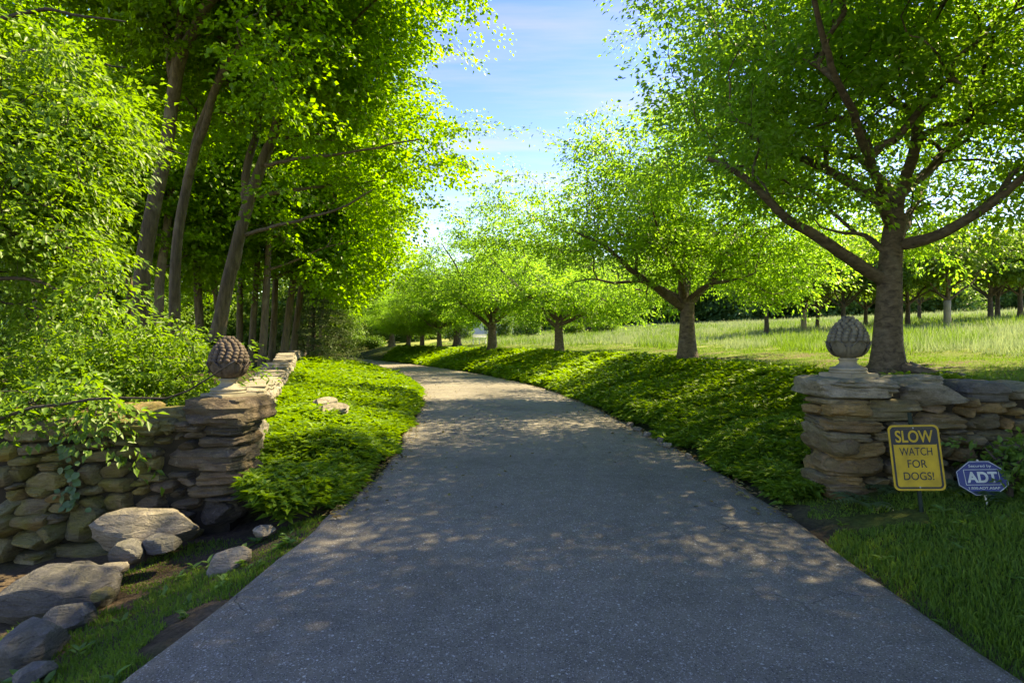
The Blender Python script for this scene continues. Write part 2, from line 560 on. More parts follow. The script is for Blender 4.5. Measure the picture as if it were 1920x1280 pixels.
def ground_mat():
    m, N, L, out = new_mat('ground')
    a = N.new('ShaderNodeAttribute'); a.attribute_name = 'tint'
    geo = N.new('ShaderNodeNewGeometry')
    n1 = noise_n(N, L, geo.outputs['Position'], 2.5, 8, 0.65)
    n2 = noise_n(N, L, geo.outputs['Position'], 28.0, 6, 0.7)
    c = mixc(N, L, 1.0, a.outputs['Color'], ramp(N, L, n1, [(0.3, 0.7), (0.7, 1.3)]), 'MULTIPLY')
    c = mixc(N, L, 1.0, c, ramp(N, L, n2, [(0.28, 0.5), (0.72, 1.5)]), 'MULTIPLY')
    p = N.new('ShaderNodeBsdfPrincipled')
    L.new(c, p.inputs['Base Color'])
    p.inputs['Roughness'].default_value = 0.95
    p.inputs['Specular IOR Level'].default_value = 0.1
    L.new(bump_n(N, L, n2, 0.9, 0.03), p.inputs['Normal'])
    L.new(p.outputs[0], out.inputs['Surface'])
    return m
MAT['ground'] = ground_mat()

# ------------------------------------------------------------------ the road's course and the lie of the land
HALF = 1.97
CTR = catmull(np.array([(0.25, -40, 0), (0.25, -14, 0), (0.22, -4, 0), (0.24, 0, 0), (0.27, 2.5, 0), (0.38, 4.7, 0), (0.43, 6.1, 0), (0.37, 7.8, 0), (0.12, 10.3, 0),
                        (-0.15, 13.2, 0), (-0.6, 16.2, 0), (-1.35, 19.5, 0), (-2.3, 22.6, 0), (-3.5, 26, 0), (-5.2, 30, 0), (-8.2, 36.3, 0), (-11.9, 43.5, 0),
                        (-16.5, 51.5, 0), (-24, 62, 0), (-38, 74, 0), (-60, 84, 0), (-100, 92, 0)]), 0.3)[:, :2]
CTAN = norm(np.gradient(CTR, axis=0))
CNOR = np.stack([CTAN[:, 1], -CTAN[:, 0]], -1)           # to the right of travel

CTR2 = (CTR ** 2).sum(1)

def road_coord(x, y):
    """Signed distance from the road's centre line (right is positive)."""
    x = np.atleast_1d(np.asarray(x, float)); y = np.atleast_1d(np.asarray(y, float))
    sh = x.shape
    P = np.stack([x.ravel(), y.ravel()], -1)
    out = np.empty(len(P))
    for i in range(0, len(P), 4000):
        q = P[i:i + 4000]
        j = (CTR2[None, :] - 2.0 * (q @ CTR.T)).argmin(1)
        r = q - CTR[j]
        out[i:i + 4000] = np.sign((r * CNOR[j]).sum(-1)) * np.hypot(r[:, 0], r[:, 1])
    return out.reshape(sh)

def ground_z(x, y, s=None):
    x = np.atleast_1d(np.asarray(x, float)); y = np.atleast_1d(np.asarray(y, float))
    if s is None:
        s = road_coord(x, y)
    d = np.abs(s) - HALF
    dp = np.maximum(d, 0)
    front_r = 0.17 * smooth(0.05, 1.2, dp) + 0.05 * np.maximum(dp - 1.2, 0)
    front_r = np.minimum(front_r, 2.0)
    bank = 1.05 * (0.5 * smooth(-0.3, 3.7, dp) + 0.5 * np.clip((dp + 0.3) / 4.0, 0, 1)) + 0.068 * np.clip(dp - 3.4, 0, 50) + 0.02 * np.clip(dp - 53, 0, 200) - 0.02 * (dp <= 0.0)
    bank = bank - 1.05 * (0.5 * float(smooth(-0.3, 3.7, 0.0)) + 0.0375)
    zr = front_r + (bank - front_r) * smooth(5.35, 6.7, y)
    front_l = -0.45 * (1 - np.exp(-dp / 1.15))
    back_l = 0.33 * smooth(0.1, 4.0, dp) + 0.006 * np.clip(dp - 5, 0, 100)
    zl = front_l + (back_l - front_l) * smooth(5.2, 7.0, y)
    z = np.where(s > 0, zr, zl)
    P = np.stack([x * 0.9, y * 0.9, np.zeros_like(x)], -1)
    bumps = 0.035 * vnoise(P, 3) + 0.012 * vnoise(P * 4.1, 5)
    z = z + bumps * smooth(0.1, 0.9, dp)
    z = np.where(d < 0.02, -0.05, z + 0.0)
    edge = smooth(0.02, 0.2, d)
    return np.where(d < 0.02, -0.05, -0.05 * (1 - edge) + z * edge)

def gz(x, y):
    return float(ground_z([x], [y])[0])

def axis_pts(lo, a, b, hi, step, grow=1.18):
    mid = list(np.arange(a, b + 1e-6, step))
    p, s = a, step
    left = []
    while p > lo:
        s *= grow; p -= s; left.append(p)
    p, s = b, step
    right = []
    while p < hi:
        s *= grow; p += s; right.append(p)
    return np.array(left[::-1] + mid + right)

gx = axis_pts(-420, -9, 12, 420, 0.2)
gy = axis_pts(-60, -1, 26, 620, 0.2)
GX, GY = np.meshgrid(gx, gy)
GS = road_coord(GX, GY)
GZ = ground_z(GX, GY, GS)
GD = np.abs(GS) - HALF
nz = vnoise(np.stack([GX * 0.7, GY * 0.7, GX * 0], -1), 11) * 0.5 + vnoise(np.stack([GX * 2.9, GY * 2.9, GX * 0], -1), 12) * 0.5
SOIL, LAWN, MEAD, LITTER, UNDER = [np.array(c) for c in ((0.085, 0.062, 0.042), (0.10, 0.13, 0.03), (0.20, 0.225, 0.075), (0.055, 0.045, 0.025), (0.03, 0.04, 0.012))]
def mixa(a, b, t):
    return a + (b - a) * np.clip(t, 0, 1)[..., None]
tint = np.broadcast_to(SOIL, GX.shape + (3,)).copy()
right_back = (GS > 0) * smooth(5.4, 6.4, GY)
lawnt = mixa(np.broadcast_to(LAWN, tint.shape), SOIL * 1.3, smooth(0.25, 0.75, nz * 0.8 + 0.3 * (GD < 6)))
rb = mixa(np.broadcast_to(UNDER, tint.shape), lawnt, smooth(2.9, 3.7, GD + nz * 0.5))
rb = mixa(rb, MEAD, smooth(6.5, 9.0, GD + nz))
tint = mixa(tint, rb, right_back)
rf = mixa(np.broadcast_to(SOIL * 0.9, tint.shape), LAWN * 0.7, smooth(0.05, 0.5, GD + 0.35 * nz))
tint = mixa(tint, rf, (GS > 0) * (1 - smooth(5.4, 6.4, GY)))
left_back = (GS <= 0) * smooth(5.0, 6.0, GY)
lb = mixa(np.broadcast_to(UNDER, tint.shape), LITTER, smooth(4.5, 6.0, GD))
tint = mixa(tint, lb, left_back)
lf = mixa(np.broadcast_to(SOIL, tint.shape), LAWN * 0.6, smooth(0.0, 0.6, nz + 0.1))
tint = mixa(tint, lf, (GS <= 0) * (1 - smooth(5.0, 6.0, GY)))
ny, nx = GX.shape
ii = (np.arange(ny - 1)[:, None] * nx + np.arange(nx - 1)[None, :])
GF = np.stack([ii, ii + 1, ii + nx + 1, ii + nx], -1).reshape(-1, 4)
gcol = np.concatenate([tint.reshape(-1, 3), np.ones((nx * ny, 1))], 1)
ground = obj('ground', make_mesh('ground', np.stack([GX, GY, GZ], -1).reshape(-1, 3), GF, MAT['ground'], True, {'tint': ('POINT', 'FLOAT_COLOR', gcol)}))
tag(ground, kind='structure')

# ------------------------------------------------------------------ the driveway
def build_road():
    sel = CTR
    n = len(sel)
    prof = [(-1.0, -0.09), (-1.0, 0.0), (-0.97, 0.012), (-0.6, 0.022), (-0.2, 0.03), (0.2, 0.03), (0.6, 0.022), (0.97, 0.012), (1.0, 0.0), (1.0, -0.09)]
    V = np.zeros((n, len(prof), 3))
    arc = np.arange(n) * 0.3
    for k, (w, z) in enumerate(prof):
        side = -1 if w < 0 else 1
        wob = vnoise(np.stack([arc * 1.3, np.full(n, side * 7.7), np.zeros(n)], -1), 21) * 0.05 + vnoise(np.stack([arc * 3.3, np.full(n, side * 3.7), np.zeros(n)], -1), 22) * 0.03
        s = w * HALF + (wob if abs(w) > 0.9 else 0)
        V[:, k, :2] = sel + CNOR * np.asarray(s)[..., None] if np.ndim(s) else sel + CNOR * s
        V[:, k, 2] = z
    m = len(prof)
    i = np.arange(n - 1)[:, None] * m
    j = np.arange(m - 1)[None, :]
    F = np.stack([i + j, i + j + 1, i + m + j + 1, i + m + j], -1).reshape(-1, 4)
    o = obj('driveway', make_mesh('driveway', V.reshape(-1, 3), F, MAT['asphalt'], True))
    tag(o, kind='structure')
build_road()

# ------------------------------------------------------------------ rocks
def rock_mesh(name, seed, kind='field', cuts=7):
    rng = np.random.default_rng(seed)
    bm = bmesh.new()
    bmesh.ops.create_cube(bm, size=2.0)
    bmesh.ops.subdivide_edges(bm, edges=bm.edges[:], cuts=cuts, use_grid_fill=True)
    P = np.array([v.co[:] for v in bm.verts])
    k = {'field': 4.2, 'slab': 7.0, 'boulder': 3.2}[kind]
    r = (np.abs(P) ** k).sum(1) ** (1.0 / k)
    Q = P / r[:, None]
    off = rng.uniform(-50, 50, 3)
    amp = {'field': 0.12, 'slab': 0.08, 'boulder': 0.12}[kind]
    Q = Q * (1 + amp * vnoise(Q * 1.3 + off, seed) + 0.5 * amp * vnoise(Q * 2.9 + off, seed + 1))[:, None]
    for _ in range({'field': 13, 'slab': 10, 'boulder': 14}[kind]):
        nrm = norm(rng.normal(size=3) * np.array([1, 1, 0.8]))
        dmax = (Q @ nrm).max()
        lim = dmax * (rng.uniform(0.68, 0.93) if kind != 'slab' else rng.uniform(0.78, 0.95))
        ex = np.maximum(Q @ nrm - lim, 0)
        Q = Q - ex[:, None] * nrm * 0.97
    lay = vnoise(np.stack([Q[:, 2] * 4.5 + off[0], Q[:, 2] * 0, Q[:, 2] * 0], -1), seed + 3)
    Q[:, :2] *= (1 + (0.05 if kind == 'slab' else 0.025) * lay)[:, None]
    Q = Q + 0.03 * np.stack([vnoise(Q * 6 + off + j * 9, seed + 5 + j) for j in range(3)], -1)
    lo, hi = Q.min(0), Q.max(0)
    Q = (Q - (lo + hi) / 2) / (hi - lo)
    for v, q in zip(bm.verts, Q):
        v.co = q
    me = bpy.data.meshes.new(name)
    bm.to_mesh(me); bm.free()
    me.polygons.foreach_set('use_smooth', np.ones(len(me.polygons), dtype=bool))
    me.set_sharp_from_angle(angle=math.radians(17))
    return me

ROCK = {}
def rock(kind, matname, rng):
    i = int(rng.integers(0, 9))
    key = (kind, matname, i)
    if key not in ROCK:
        me = rock_mesh('stone', 100 + i * 7 + {'field': 0, 'slab': 300, 'boulder': 600}[kind], kind)
        me.materials.append(MAT[matname])
        ROCK[key] = me
    return ROCK[key]

def stone_front(parent, box, depth, thick, mat, rng, kind=None, name='stone', tilt=0.03, sc=0.985):
    """A stone of a wall whose face fills a box of the photograph at the wall's own distance."""
    x0, y0, x1, y1 = box
    a, b = at(x0, y1, depth), at(x1, y0, depth)
    w, h = (b[0] - a[0]), (b[2] - a[2])
    if kind is None:
        kind = 'slab' if w > 2.6 * h else 'field'
    c = np.array([(a[0] + b[0]) / 2, depth + thick / 2, (a[2] + b[2]) / 2])
    pl = parent.location
    return obj(name, rock(kind, mat, rng), parent, (c[0] - pl[0], c[1] - pl[1] + rng.uniform(-0.025, 0.03), c[2] - pl[2]),
               (rng.uniform(-0.03, 0.03), rng.uniform(-tilt, tilt), rng.choice([0, math.pi]) + rng.uniform(-0.06, 0.06)), (w * sc, thick, h * sc))

def stone_at(parent, c, s, mat, rng, kind='field', name='stone', rot=None):
    pl = parent.location if parent is not None else (0, 0, 0)
    return obj(name, rock(kind, mat, rng), parent, (c[0] - pl[0], c[1] - pl[1], c[2] - pl[2]),
               rot if rot is not None else (rng.uniform(-0.05, 0.05), rng.uniform(-0.05, 0.05), rng.choice([0, math.pi]) + rng.uniform(-0.1, 0.1)), s)

def core(parent, pts, z0, z1, mat='core'):
    """Dark rubble fill inside a wall: a prism over a plan outline."""
    bm = bmesh.new()
    pl = parent.location
    lo = [bm.verts.new((p[0] - pl[0], p[1] - pl[1], z0 - pl[2])) for p in pts]
    hi = [bm.verts.new((p[0] - pl[0], p[1] - pl[1], z1 - pl[2])) for p in pts]
    bm.faces.new(hi); bm.faces.new(lo[::-1])
    n = len(pts)
    for i in range(n):
        bm.faces.new((lo[i], lo[(i + 1) % n], hi[(i + 1) % n], hi[i]))
    bmesh.ops.recalc_face_normals(bm, faces=bm.faces[:])
    return bm_obj('rubble_core', bm, MAT[mat], parent)

# ---- left gate pillar and wall
rng = np.random.default_rng(5)
LPX = lambda b: (b[0] / 3.2, 600 + b[1] / 3.2, b[2] / 3.2, 600 + b[3] / 3.2)
LPX2 = lambda b: (b[0] / 3.368, 900 + b[1] / 3.368, b[2] / 3.368, 900 + b[3] / 3.368)
DL = 5.15
lw = thing('stone_wall', (-3.3, 5.4, gz(-3.0, 5.2)), 'mossy dry stone wall ending in the gate pillar left of the driveway', 'stone wall')
left_pillar = [(1225, 640, 1440, 705), (1030, 615, 1140, 650), (1000, 680, 1105, 730), (1085, 665, 1210, 720), (1020, 640, 1225, 680), (1165, 705, 1440, 770), (1045, 725, 1165, 785),
               (940, 762, 1440, 915), (1140, 858, 1430, 915), (965, 920, 1140, 957), (1150, 905, 1430, 1000), (1030, 945, 1155, 1025), (1070, 990, 1420, 1080),
               (995, 1020, 1075, 1078), (860, 960, 1035, 1060), (975, 1075, 1185, 1160), (1180, 1072, 1420, 1105), (1150, 1100, 1400, 1250), (765, 1055, 980, 1165), (940, 1155, 1150, 1250)]
for b in left_pillar:
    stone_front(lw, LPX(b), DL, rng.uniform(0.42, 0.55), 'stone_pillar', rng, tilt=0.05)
left_wall = [(555, 850, 740, 965), (740, 825, 870, 960), (855, 815, 945, 925), (795, 925, 965, 978), (550, 960, 760, 1048), (755, 972, 865, 1005), (765, 998, 862, 1060), (580, 1045, 765, 1210),
             (440, 1065, 585, 1175), (445, 865, 560, 1010), (100, 910, 375, 1045), (370, 930, 450, 1040), (80, 1010, 255, 1088), (250, 1035, 410, 1100), (60, 1082, 245, 1190), (235, 1088, 370, 1178), (360, 1075, 445, 1170),
             (400, 1000, 580, 1070), (180, 1175, 350, 1238), (0, 1030, 85, 1100), (0, 985, 90, 1035), (-90, 1100, 65, 1215), (650, 770, 790, 855), (430, 790, 655, 860), (350, 790, 440, 880), (190, 800, 350, 865),
             (50, 745, 270, 815), (260, 760, 450, 800), (0, 820, 195, 880), (0, 870, 110, 990), (190, 860, 350, 915), (780, 770, 950, 830), (-160, 900, 5, 1030), (-150, 760, 55, 870),
             (960, 655, 1015, 700), (880, 700, 1010, 760), (760, 700, 890, 770), (600, 700, 770, 775), (430, 715, 610, 790), (580, 1180, 800, 1270), (780, 1165, 945, 1250)]
for b in left_wall:
    bb = LPX(b)
    dep = DL + 0.03 - max(0.0, (300 - (bb[0] + bb[2]) / 2)) * 0.0012
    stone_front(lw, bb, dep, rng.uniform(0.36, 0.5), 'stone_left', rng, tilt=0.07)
left_low = [(0, 240, 215, 350), (0, 338, 270, 482), (215, 292, 340, 428), (318, 182, 610, 430), (260, 425, 680, 575), (0, 490, 262, 590), (130, 468, 265, 512), (-120, 240, 5, 420), (-130, 400, 10, 560), (600, 300, 760, 440), (660, 440, 800, 540),
            (-100, 570, 180, 680), (150, 560, 420, 660), (760, 330, 960, 470), (940, 300, 1110, 420), (1080, 330, 1240, 400)]
for b in left_low:
    bb = LPX2(b)
    dep = DL - 0.02 - max(0.0, (300 - (bb[0] + bb[2]) / 2)) * 0.0013
    stone_front(lw, bb, dep, rng.uniform(0.4, 0.5), 'stone_left', rng, tilt=0.08)
# cap row
cap = stone_front(lw, LPX((1040, 470, 1470, 655)), DL - 0.04, 0.78, 'stone_pillar', rng, 'slab', 'capstone', 0.02)
stone_front(lw, LPX((1150, 560, 1455, 668)), DL - 0.03, 0.6, 'stone_pillar', rng, 'field', 'capstone', 0.04)
for b in [(660, 600, 960, 705), (360, 610, 680, 720), (180, 600, 380, 740), (-60, 610, 210, 750), (900, 590, 1060, 680), (540, 560, 690, 630)]:
    bb = LPX(b)
    dep = DL + 0.02 - max(0.0, (300 - (bb[0] + bb[2]) / 2)) * 0.0012
    stone_front(lw, bb, dep, 0.55, 'stone_left', rng, 'slab', 'capstone', 0.04)
# the pillar's end face towards the drive
XE = -2.50
for (y0, y1, za, zb) in [(5.22, 5.68, -0.14, 0.1), (5.3, 5.72, 0.09, 0.22), (5.2, 5.5, 0.22, 0.38), (5.48, 5.76, 0.2, 0.36), (5.2, 5.7, 0.37, 0.5), (5.22, 5.48, 0.5, 0.66), (5.46, 5.74, 0.49, 0.64), (5.2, 5.72, 0.65, 0.76), (5.2, 5.55, 0.75, 0.86), (5.5, 5.78, 0.74, 0.86), (5.25, 5.78, 0.86, 0.97)]:
    stone_at(lw, (XE - 0.16, (y0 + y1) / 2, (za + zb) / 2), (0.36, (y1 - y0) * 1.05, (zb - za) * 1.08), 'stone_pillar', rng, 'slab' if zb - za < 0.15 else 'field')
core(lw, [(-6.2, 4.93), (-4.4, 5.02), (-3.1, 5.28), (-2.62, 5.28), (-2.62, 5.66), (-3.1, 5.66), (-6.2, 5.5)], -0.6, 0.70)
for i in range(9):        # top of the wall behind the face stones
    stone_at(lw, (-2.85 - i * 0.38, 5.48 - 0.03 * i, 0.74 + 0.04 * (i % 3)), (0.46, 0.4, 0.2), 'stone_left', rng, 'slab', 'capstone')
for i in range(7):        # back of the wall
    stone_at(lw, (-2.9 - i * 0.5, 5.6, 0.45 + 0.1 * (i % 2)), (0.55, 0.3, 0.45), 'stone_left', rng)
    stone_at(lw, (-2.9 - i * 0.5, 5.6, 0.0), (0.55, 0.3, 0.5), 'stone_left', rng)

# ---- right gate pillar and wall
RPX = lambda b: (1440 + b[0] / 3.765, 560 + b[1] / 3.765, 1440 + b[2] / 3.765, 560 + b[3] / 3.765)
RPX2 = lambda b: (1440 + b[0] / 2.977, 850 + b[1] / 2.977, 1440 + b[2] / 2.977, 850 + b[3] / 2.977)
DR = 5.1
rw = thing('stone_wall', (3.6, 5.4, gz(3.4, 5.1)), 'dry stone wall with pale capstones behind the yellow warning sign', 'stone wall')
right_front = [(420, 712, 750, 765), (730, 712, 1130, 812), (1120, 745, 1290, 812), (465, 762, 1085, 880), (1070, 806, 1450, 932), (430, 858, 885, 950), (875, 870, 1095, 940), (440, 945, 775, 1015), (770, 940, 1000, 1020), (990, 925, 1180, 990),
               (470, 1010, 870, 1145), (860, 1010, 1200, 1130), (1165, 935, 1265, 975), (1260, 925, 1460, 966), (1255, 962, 1410, 1045), (1408, 965, 1575, 1050), (1175, 975, 1258, 1022), (425, 1110, 870, 1270), (860, 1125, 1205, 1260),
               (1190, 1020, 1265, 1140), (1265, 1045, 1352, 1130), (1350, 1045, 1580, 1168), (1200, 1140, 1312, 1205)]
for b in right_front:
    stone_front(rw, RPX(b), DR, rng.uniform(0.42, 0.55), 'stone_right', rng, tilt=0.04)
right_back_w = [(1480, 730, 1745, 838), (1660, 728, 1805, 772), (1740, 765, 1860, 828), (1450, 805, 1700, 938), (1692, 840, 1765, 932), (1760, 850, 1900, 938), (1470, 932, 1840, 1022), (1565, 1015, 1675, 1088), (1670, 1010, 1850, 1148),
                (1545, 1105, 1728, 1228), (1720, 1145, 1850, 1228), (1570, 1080, 1690, 1120), (1590, 1215, 1850, 1330), (1840, 940, 2010, 1100), (1850, 1100, 2010, 1250), (1840, 830, 2020, 950), (1400, 1160, 1560, 1280), (1300, 1180, 1420, 1290), (1420, 1280, 1620, 1400), (1620, 1310, 1850, 1420)]
for b in right_back_w:
    stone_front(rw, RPX(b), DR + 0.16, rng.uniform(0.4, 0.5), 'stone_right', rng, tilt=0.07)
for b in [(1440, 700, 1530, 770), (1430, 765, 1500, 850), (1420, 850, 1490, 940), (1410, 930, 1500, 1000), (1440, 1000, 1580, 1080)]:
    stone_front(rw, RPX(b), DR + 0.10, 0.4, 'stone_right', rng, tilt=0.07)
right_low = [(300, 120, 500, 215), (490, 138, 575, 215), (565, 140, 715, 200), (345, 203, 485, 275), (480, 205, 700, 305), (690, 195, 895, 325), (885, 205, 1068, 328), (885, 290, 1025, 350), (1060, 262, 1170, 330), (700, 130, 960, 210), (955, 80, 1065, 210), (300, 265, 560, 330), (550, 295, 900, 360)]
for b in right_low:
    stone_front(rw, RPX2(b), DR + 0.02, rng.uniform(0.4, 0.5), 'stone_right', rng, tilt=0.08)
stone_front(rw, RPX((400, 562, 1040, 722)), DR - 0.04, 0.75, 'stone_cap', rng, 'slab', 'capstone', 0.02)
stone_front(rw, RPX((1010, 590, 1482, 802)), DR - 0.03, 0.7, 'stone_cap', rng, 'field', 'capstone', 0.02)
stone_front(rw, RPX((900, 545, 1330, 640)), DR + 0.28, 0.5, 'stone_cap', rng, 'slab', 'capstone', 0.04)
stone_front(rw, RPX((1430, 585, 1790, 738)), DR + 0.14, 0.55, 'stone_grey', rng, 'slab', 'capstone', 0.01)
stone_front(rw, RPX((1770, 590, 2080, 735)), DR + 0.14, 0.55, 'stone_cap', rng, 'field', 'capstone', 0.02)
XR = 2.88
for (px0, py0, px1, py1) in [RPX(b) for b in [(240, 697, 460, 738), (360, 728, 475, 832), (240, 738, 370, 828), (235, 825, 440, 902), (228, 862, 405, 957), (225, 930, 480, 1085), (240, 1068, 440, 1240)]] + [RPX2(b) for b in [(190, 20, 330, 115), (215, 95, 345, 152), (230, 150, 355, 212)]]:
    ya, yb = XR * FPX / (px1 - 960), XR * FPX / (px0 - 960)
    ym = (ya + yb) / 2
    z1, z0 = EYE + (640 - py0) / FPX * ym, EYE + (640 - py1) / FPX * ym
    stone_at(rw, (XR + 0.17, ym, (z0 + z1) / 2), (0.40, (yb - ya) * 1.1 + 0.02, (z1 - z0) * 1.06), 'stone_right', rng, 'slab' if (z1 - z0) < 0.12 else 'field')
stone_at(rw, (XR + 0.36, 5.42, 1.105), (0.66, 0.7, 0.11), 'stone_cap', rng, 'slab', 'capstone')
core(rw, [(3.02, 5.24), (3.95, 5.24), (4.1, 5.42), (7.5, 5.45), (7.5, 5.75), (3.02, 5.75)], -0.1, 1.03)
for i in range(6):
    stone_at(rw, (5.35 + i * 0.42, 5.45, 0.75), (0.46, 0.4, 0.3), 'stone_right', rng)
    stone_at(rw, (5.35 + i * 0.42, 5.45, 0.4), (0.46, 0.4, 0.38), 'stone_right', rng)
    stone_at(rw, (5.35 + i * 0.42, 5.45, 1.03), (0.5, 0.5, 0.22), 'stone_cap', rng, 'slab', 'capstone')

# ---- low wall running back on the left
WL = catmull(np.array([(-3.05, 6.1, 0), (-4.3, 9.4, 0), (-5.8, 13.9, 0), (-7.6, 19.0, 0), (-9.7, 24.8, 0), (-13.0, 35, 0), (-16.8, 46, 0)]), 0.25)[:, :2]
lo_w = thing('low_stone_wall', (-4.3, 9.4, gz(-4.3, 9.4)), 'low sunlit stone wall running back beside the left ivy bed', 'stone wall')
def low_wall():
    seg = np.linalg.norm(np.diff(WL, axis=0), axis=1)
    arc = np.concatenate([[0], np.cumsum(seg)])
    def pt(a):
        p = np.array([np.interp(a, arc, WL[:, 0]), np.interp(a, arc, WL[:, 1])])
        q = np.array([np.interp(a + 0.2, arc, WL[:, 0]), np.interp(a + 0.2, arc, WL[:, 1])])
        t = norm(q - p)
        return p, t
    a = 0.2
    while a < arc[-1] - 1:
        dist = pt(a)[0][1]
        L = rng.uniform(0.38, 0.75) * (1.0 if dist < 20 else 1.5)
        p, t = pt(a + L / 2)
        ang = math.atan2(t[1], t[0])
        zg = gz(p[0], p[1])
        top = 0.5 + 0.06 * math.sin(a * 0.9) + (0.12 if dist > 17 else 0.0)
        nrm = np.array([t[1], -t[0]])
        stone_at(lo_w, (p[0], p[1], zg + top), (L * 1.06, 0.62, 0.12), 'stone_pale', rng, 'slab', 'capstone', (rng.uniform(-0.04, 0.04), rng.uniform(-0.03, 0.03), ang + rng.uniform(-0.05, 0.05)))
        rows = 2 if dist < 22 else 1
        for r in range(rows):
            hh = (top - 0.05) / rows
            for k in range(2):
                q = p + nrm * rng.uniform(0.16, 0.22) + t * (k - 0.5) * L * 0.5
                stone_at(lo_w, (q[0], q[1], zg + hh * (r + 0.5)), (L * 0.54, 0.3, hh * 1.1), 'stone_pale', rng, 'field', 'stone', (0, 0, ang + rng.uniform(-0.1, 0.1)))
        a += L
    # fill
    n = len(WL)
    t = norm(np.gradient(WL, axis=0)); nn = np.stack([t[:, 1], -t[:, 0]], -1)
    A, B = WL + nn * 0.18, WL - nn * 0.24
    zg = ground_z(WL[:, 0], WL[:, 1])
    V = np.concatenate([np.c_[A, zg - 0.1], np.c_[A, zg + 0.44], np.c_[B, zg + 0.44], np.c_[B, zg - 0.1]]) - np.array(lo_w.location)
    F = []
    i = np.arange(n - 1)
    for k in range(3):
        F.append(np.stack([i + k * n, i + 1 + k * n, i + 1 + (k + 1) * n, i + (k + 1) * n], -1))
    obj('rubble_core', make_mesh('rubble_core', V, np.vstack(F), MAT['core']), lo_w)
low_wall()

# ------------------------------------------------------------------ stone finials
def egg_r(t):
    """Radius of the cone body, t from 0 (bottom) to 1 (tip)."""
    t = np.clip(t, 0, 1)
    return 0.172 * np.where(t < 0.38, np.sqrt(np.maximum(0, 1 - ((0.38 - t) / 0.40) ** 2.2)), np.maximum(0, 1 - ((t - 0.38) / 0.63) ** 1.9) ** 0.8)

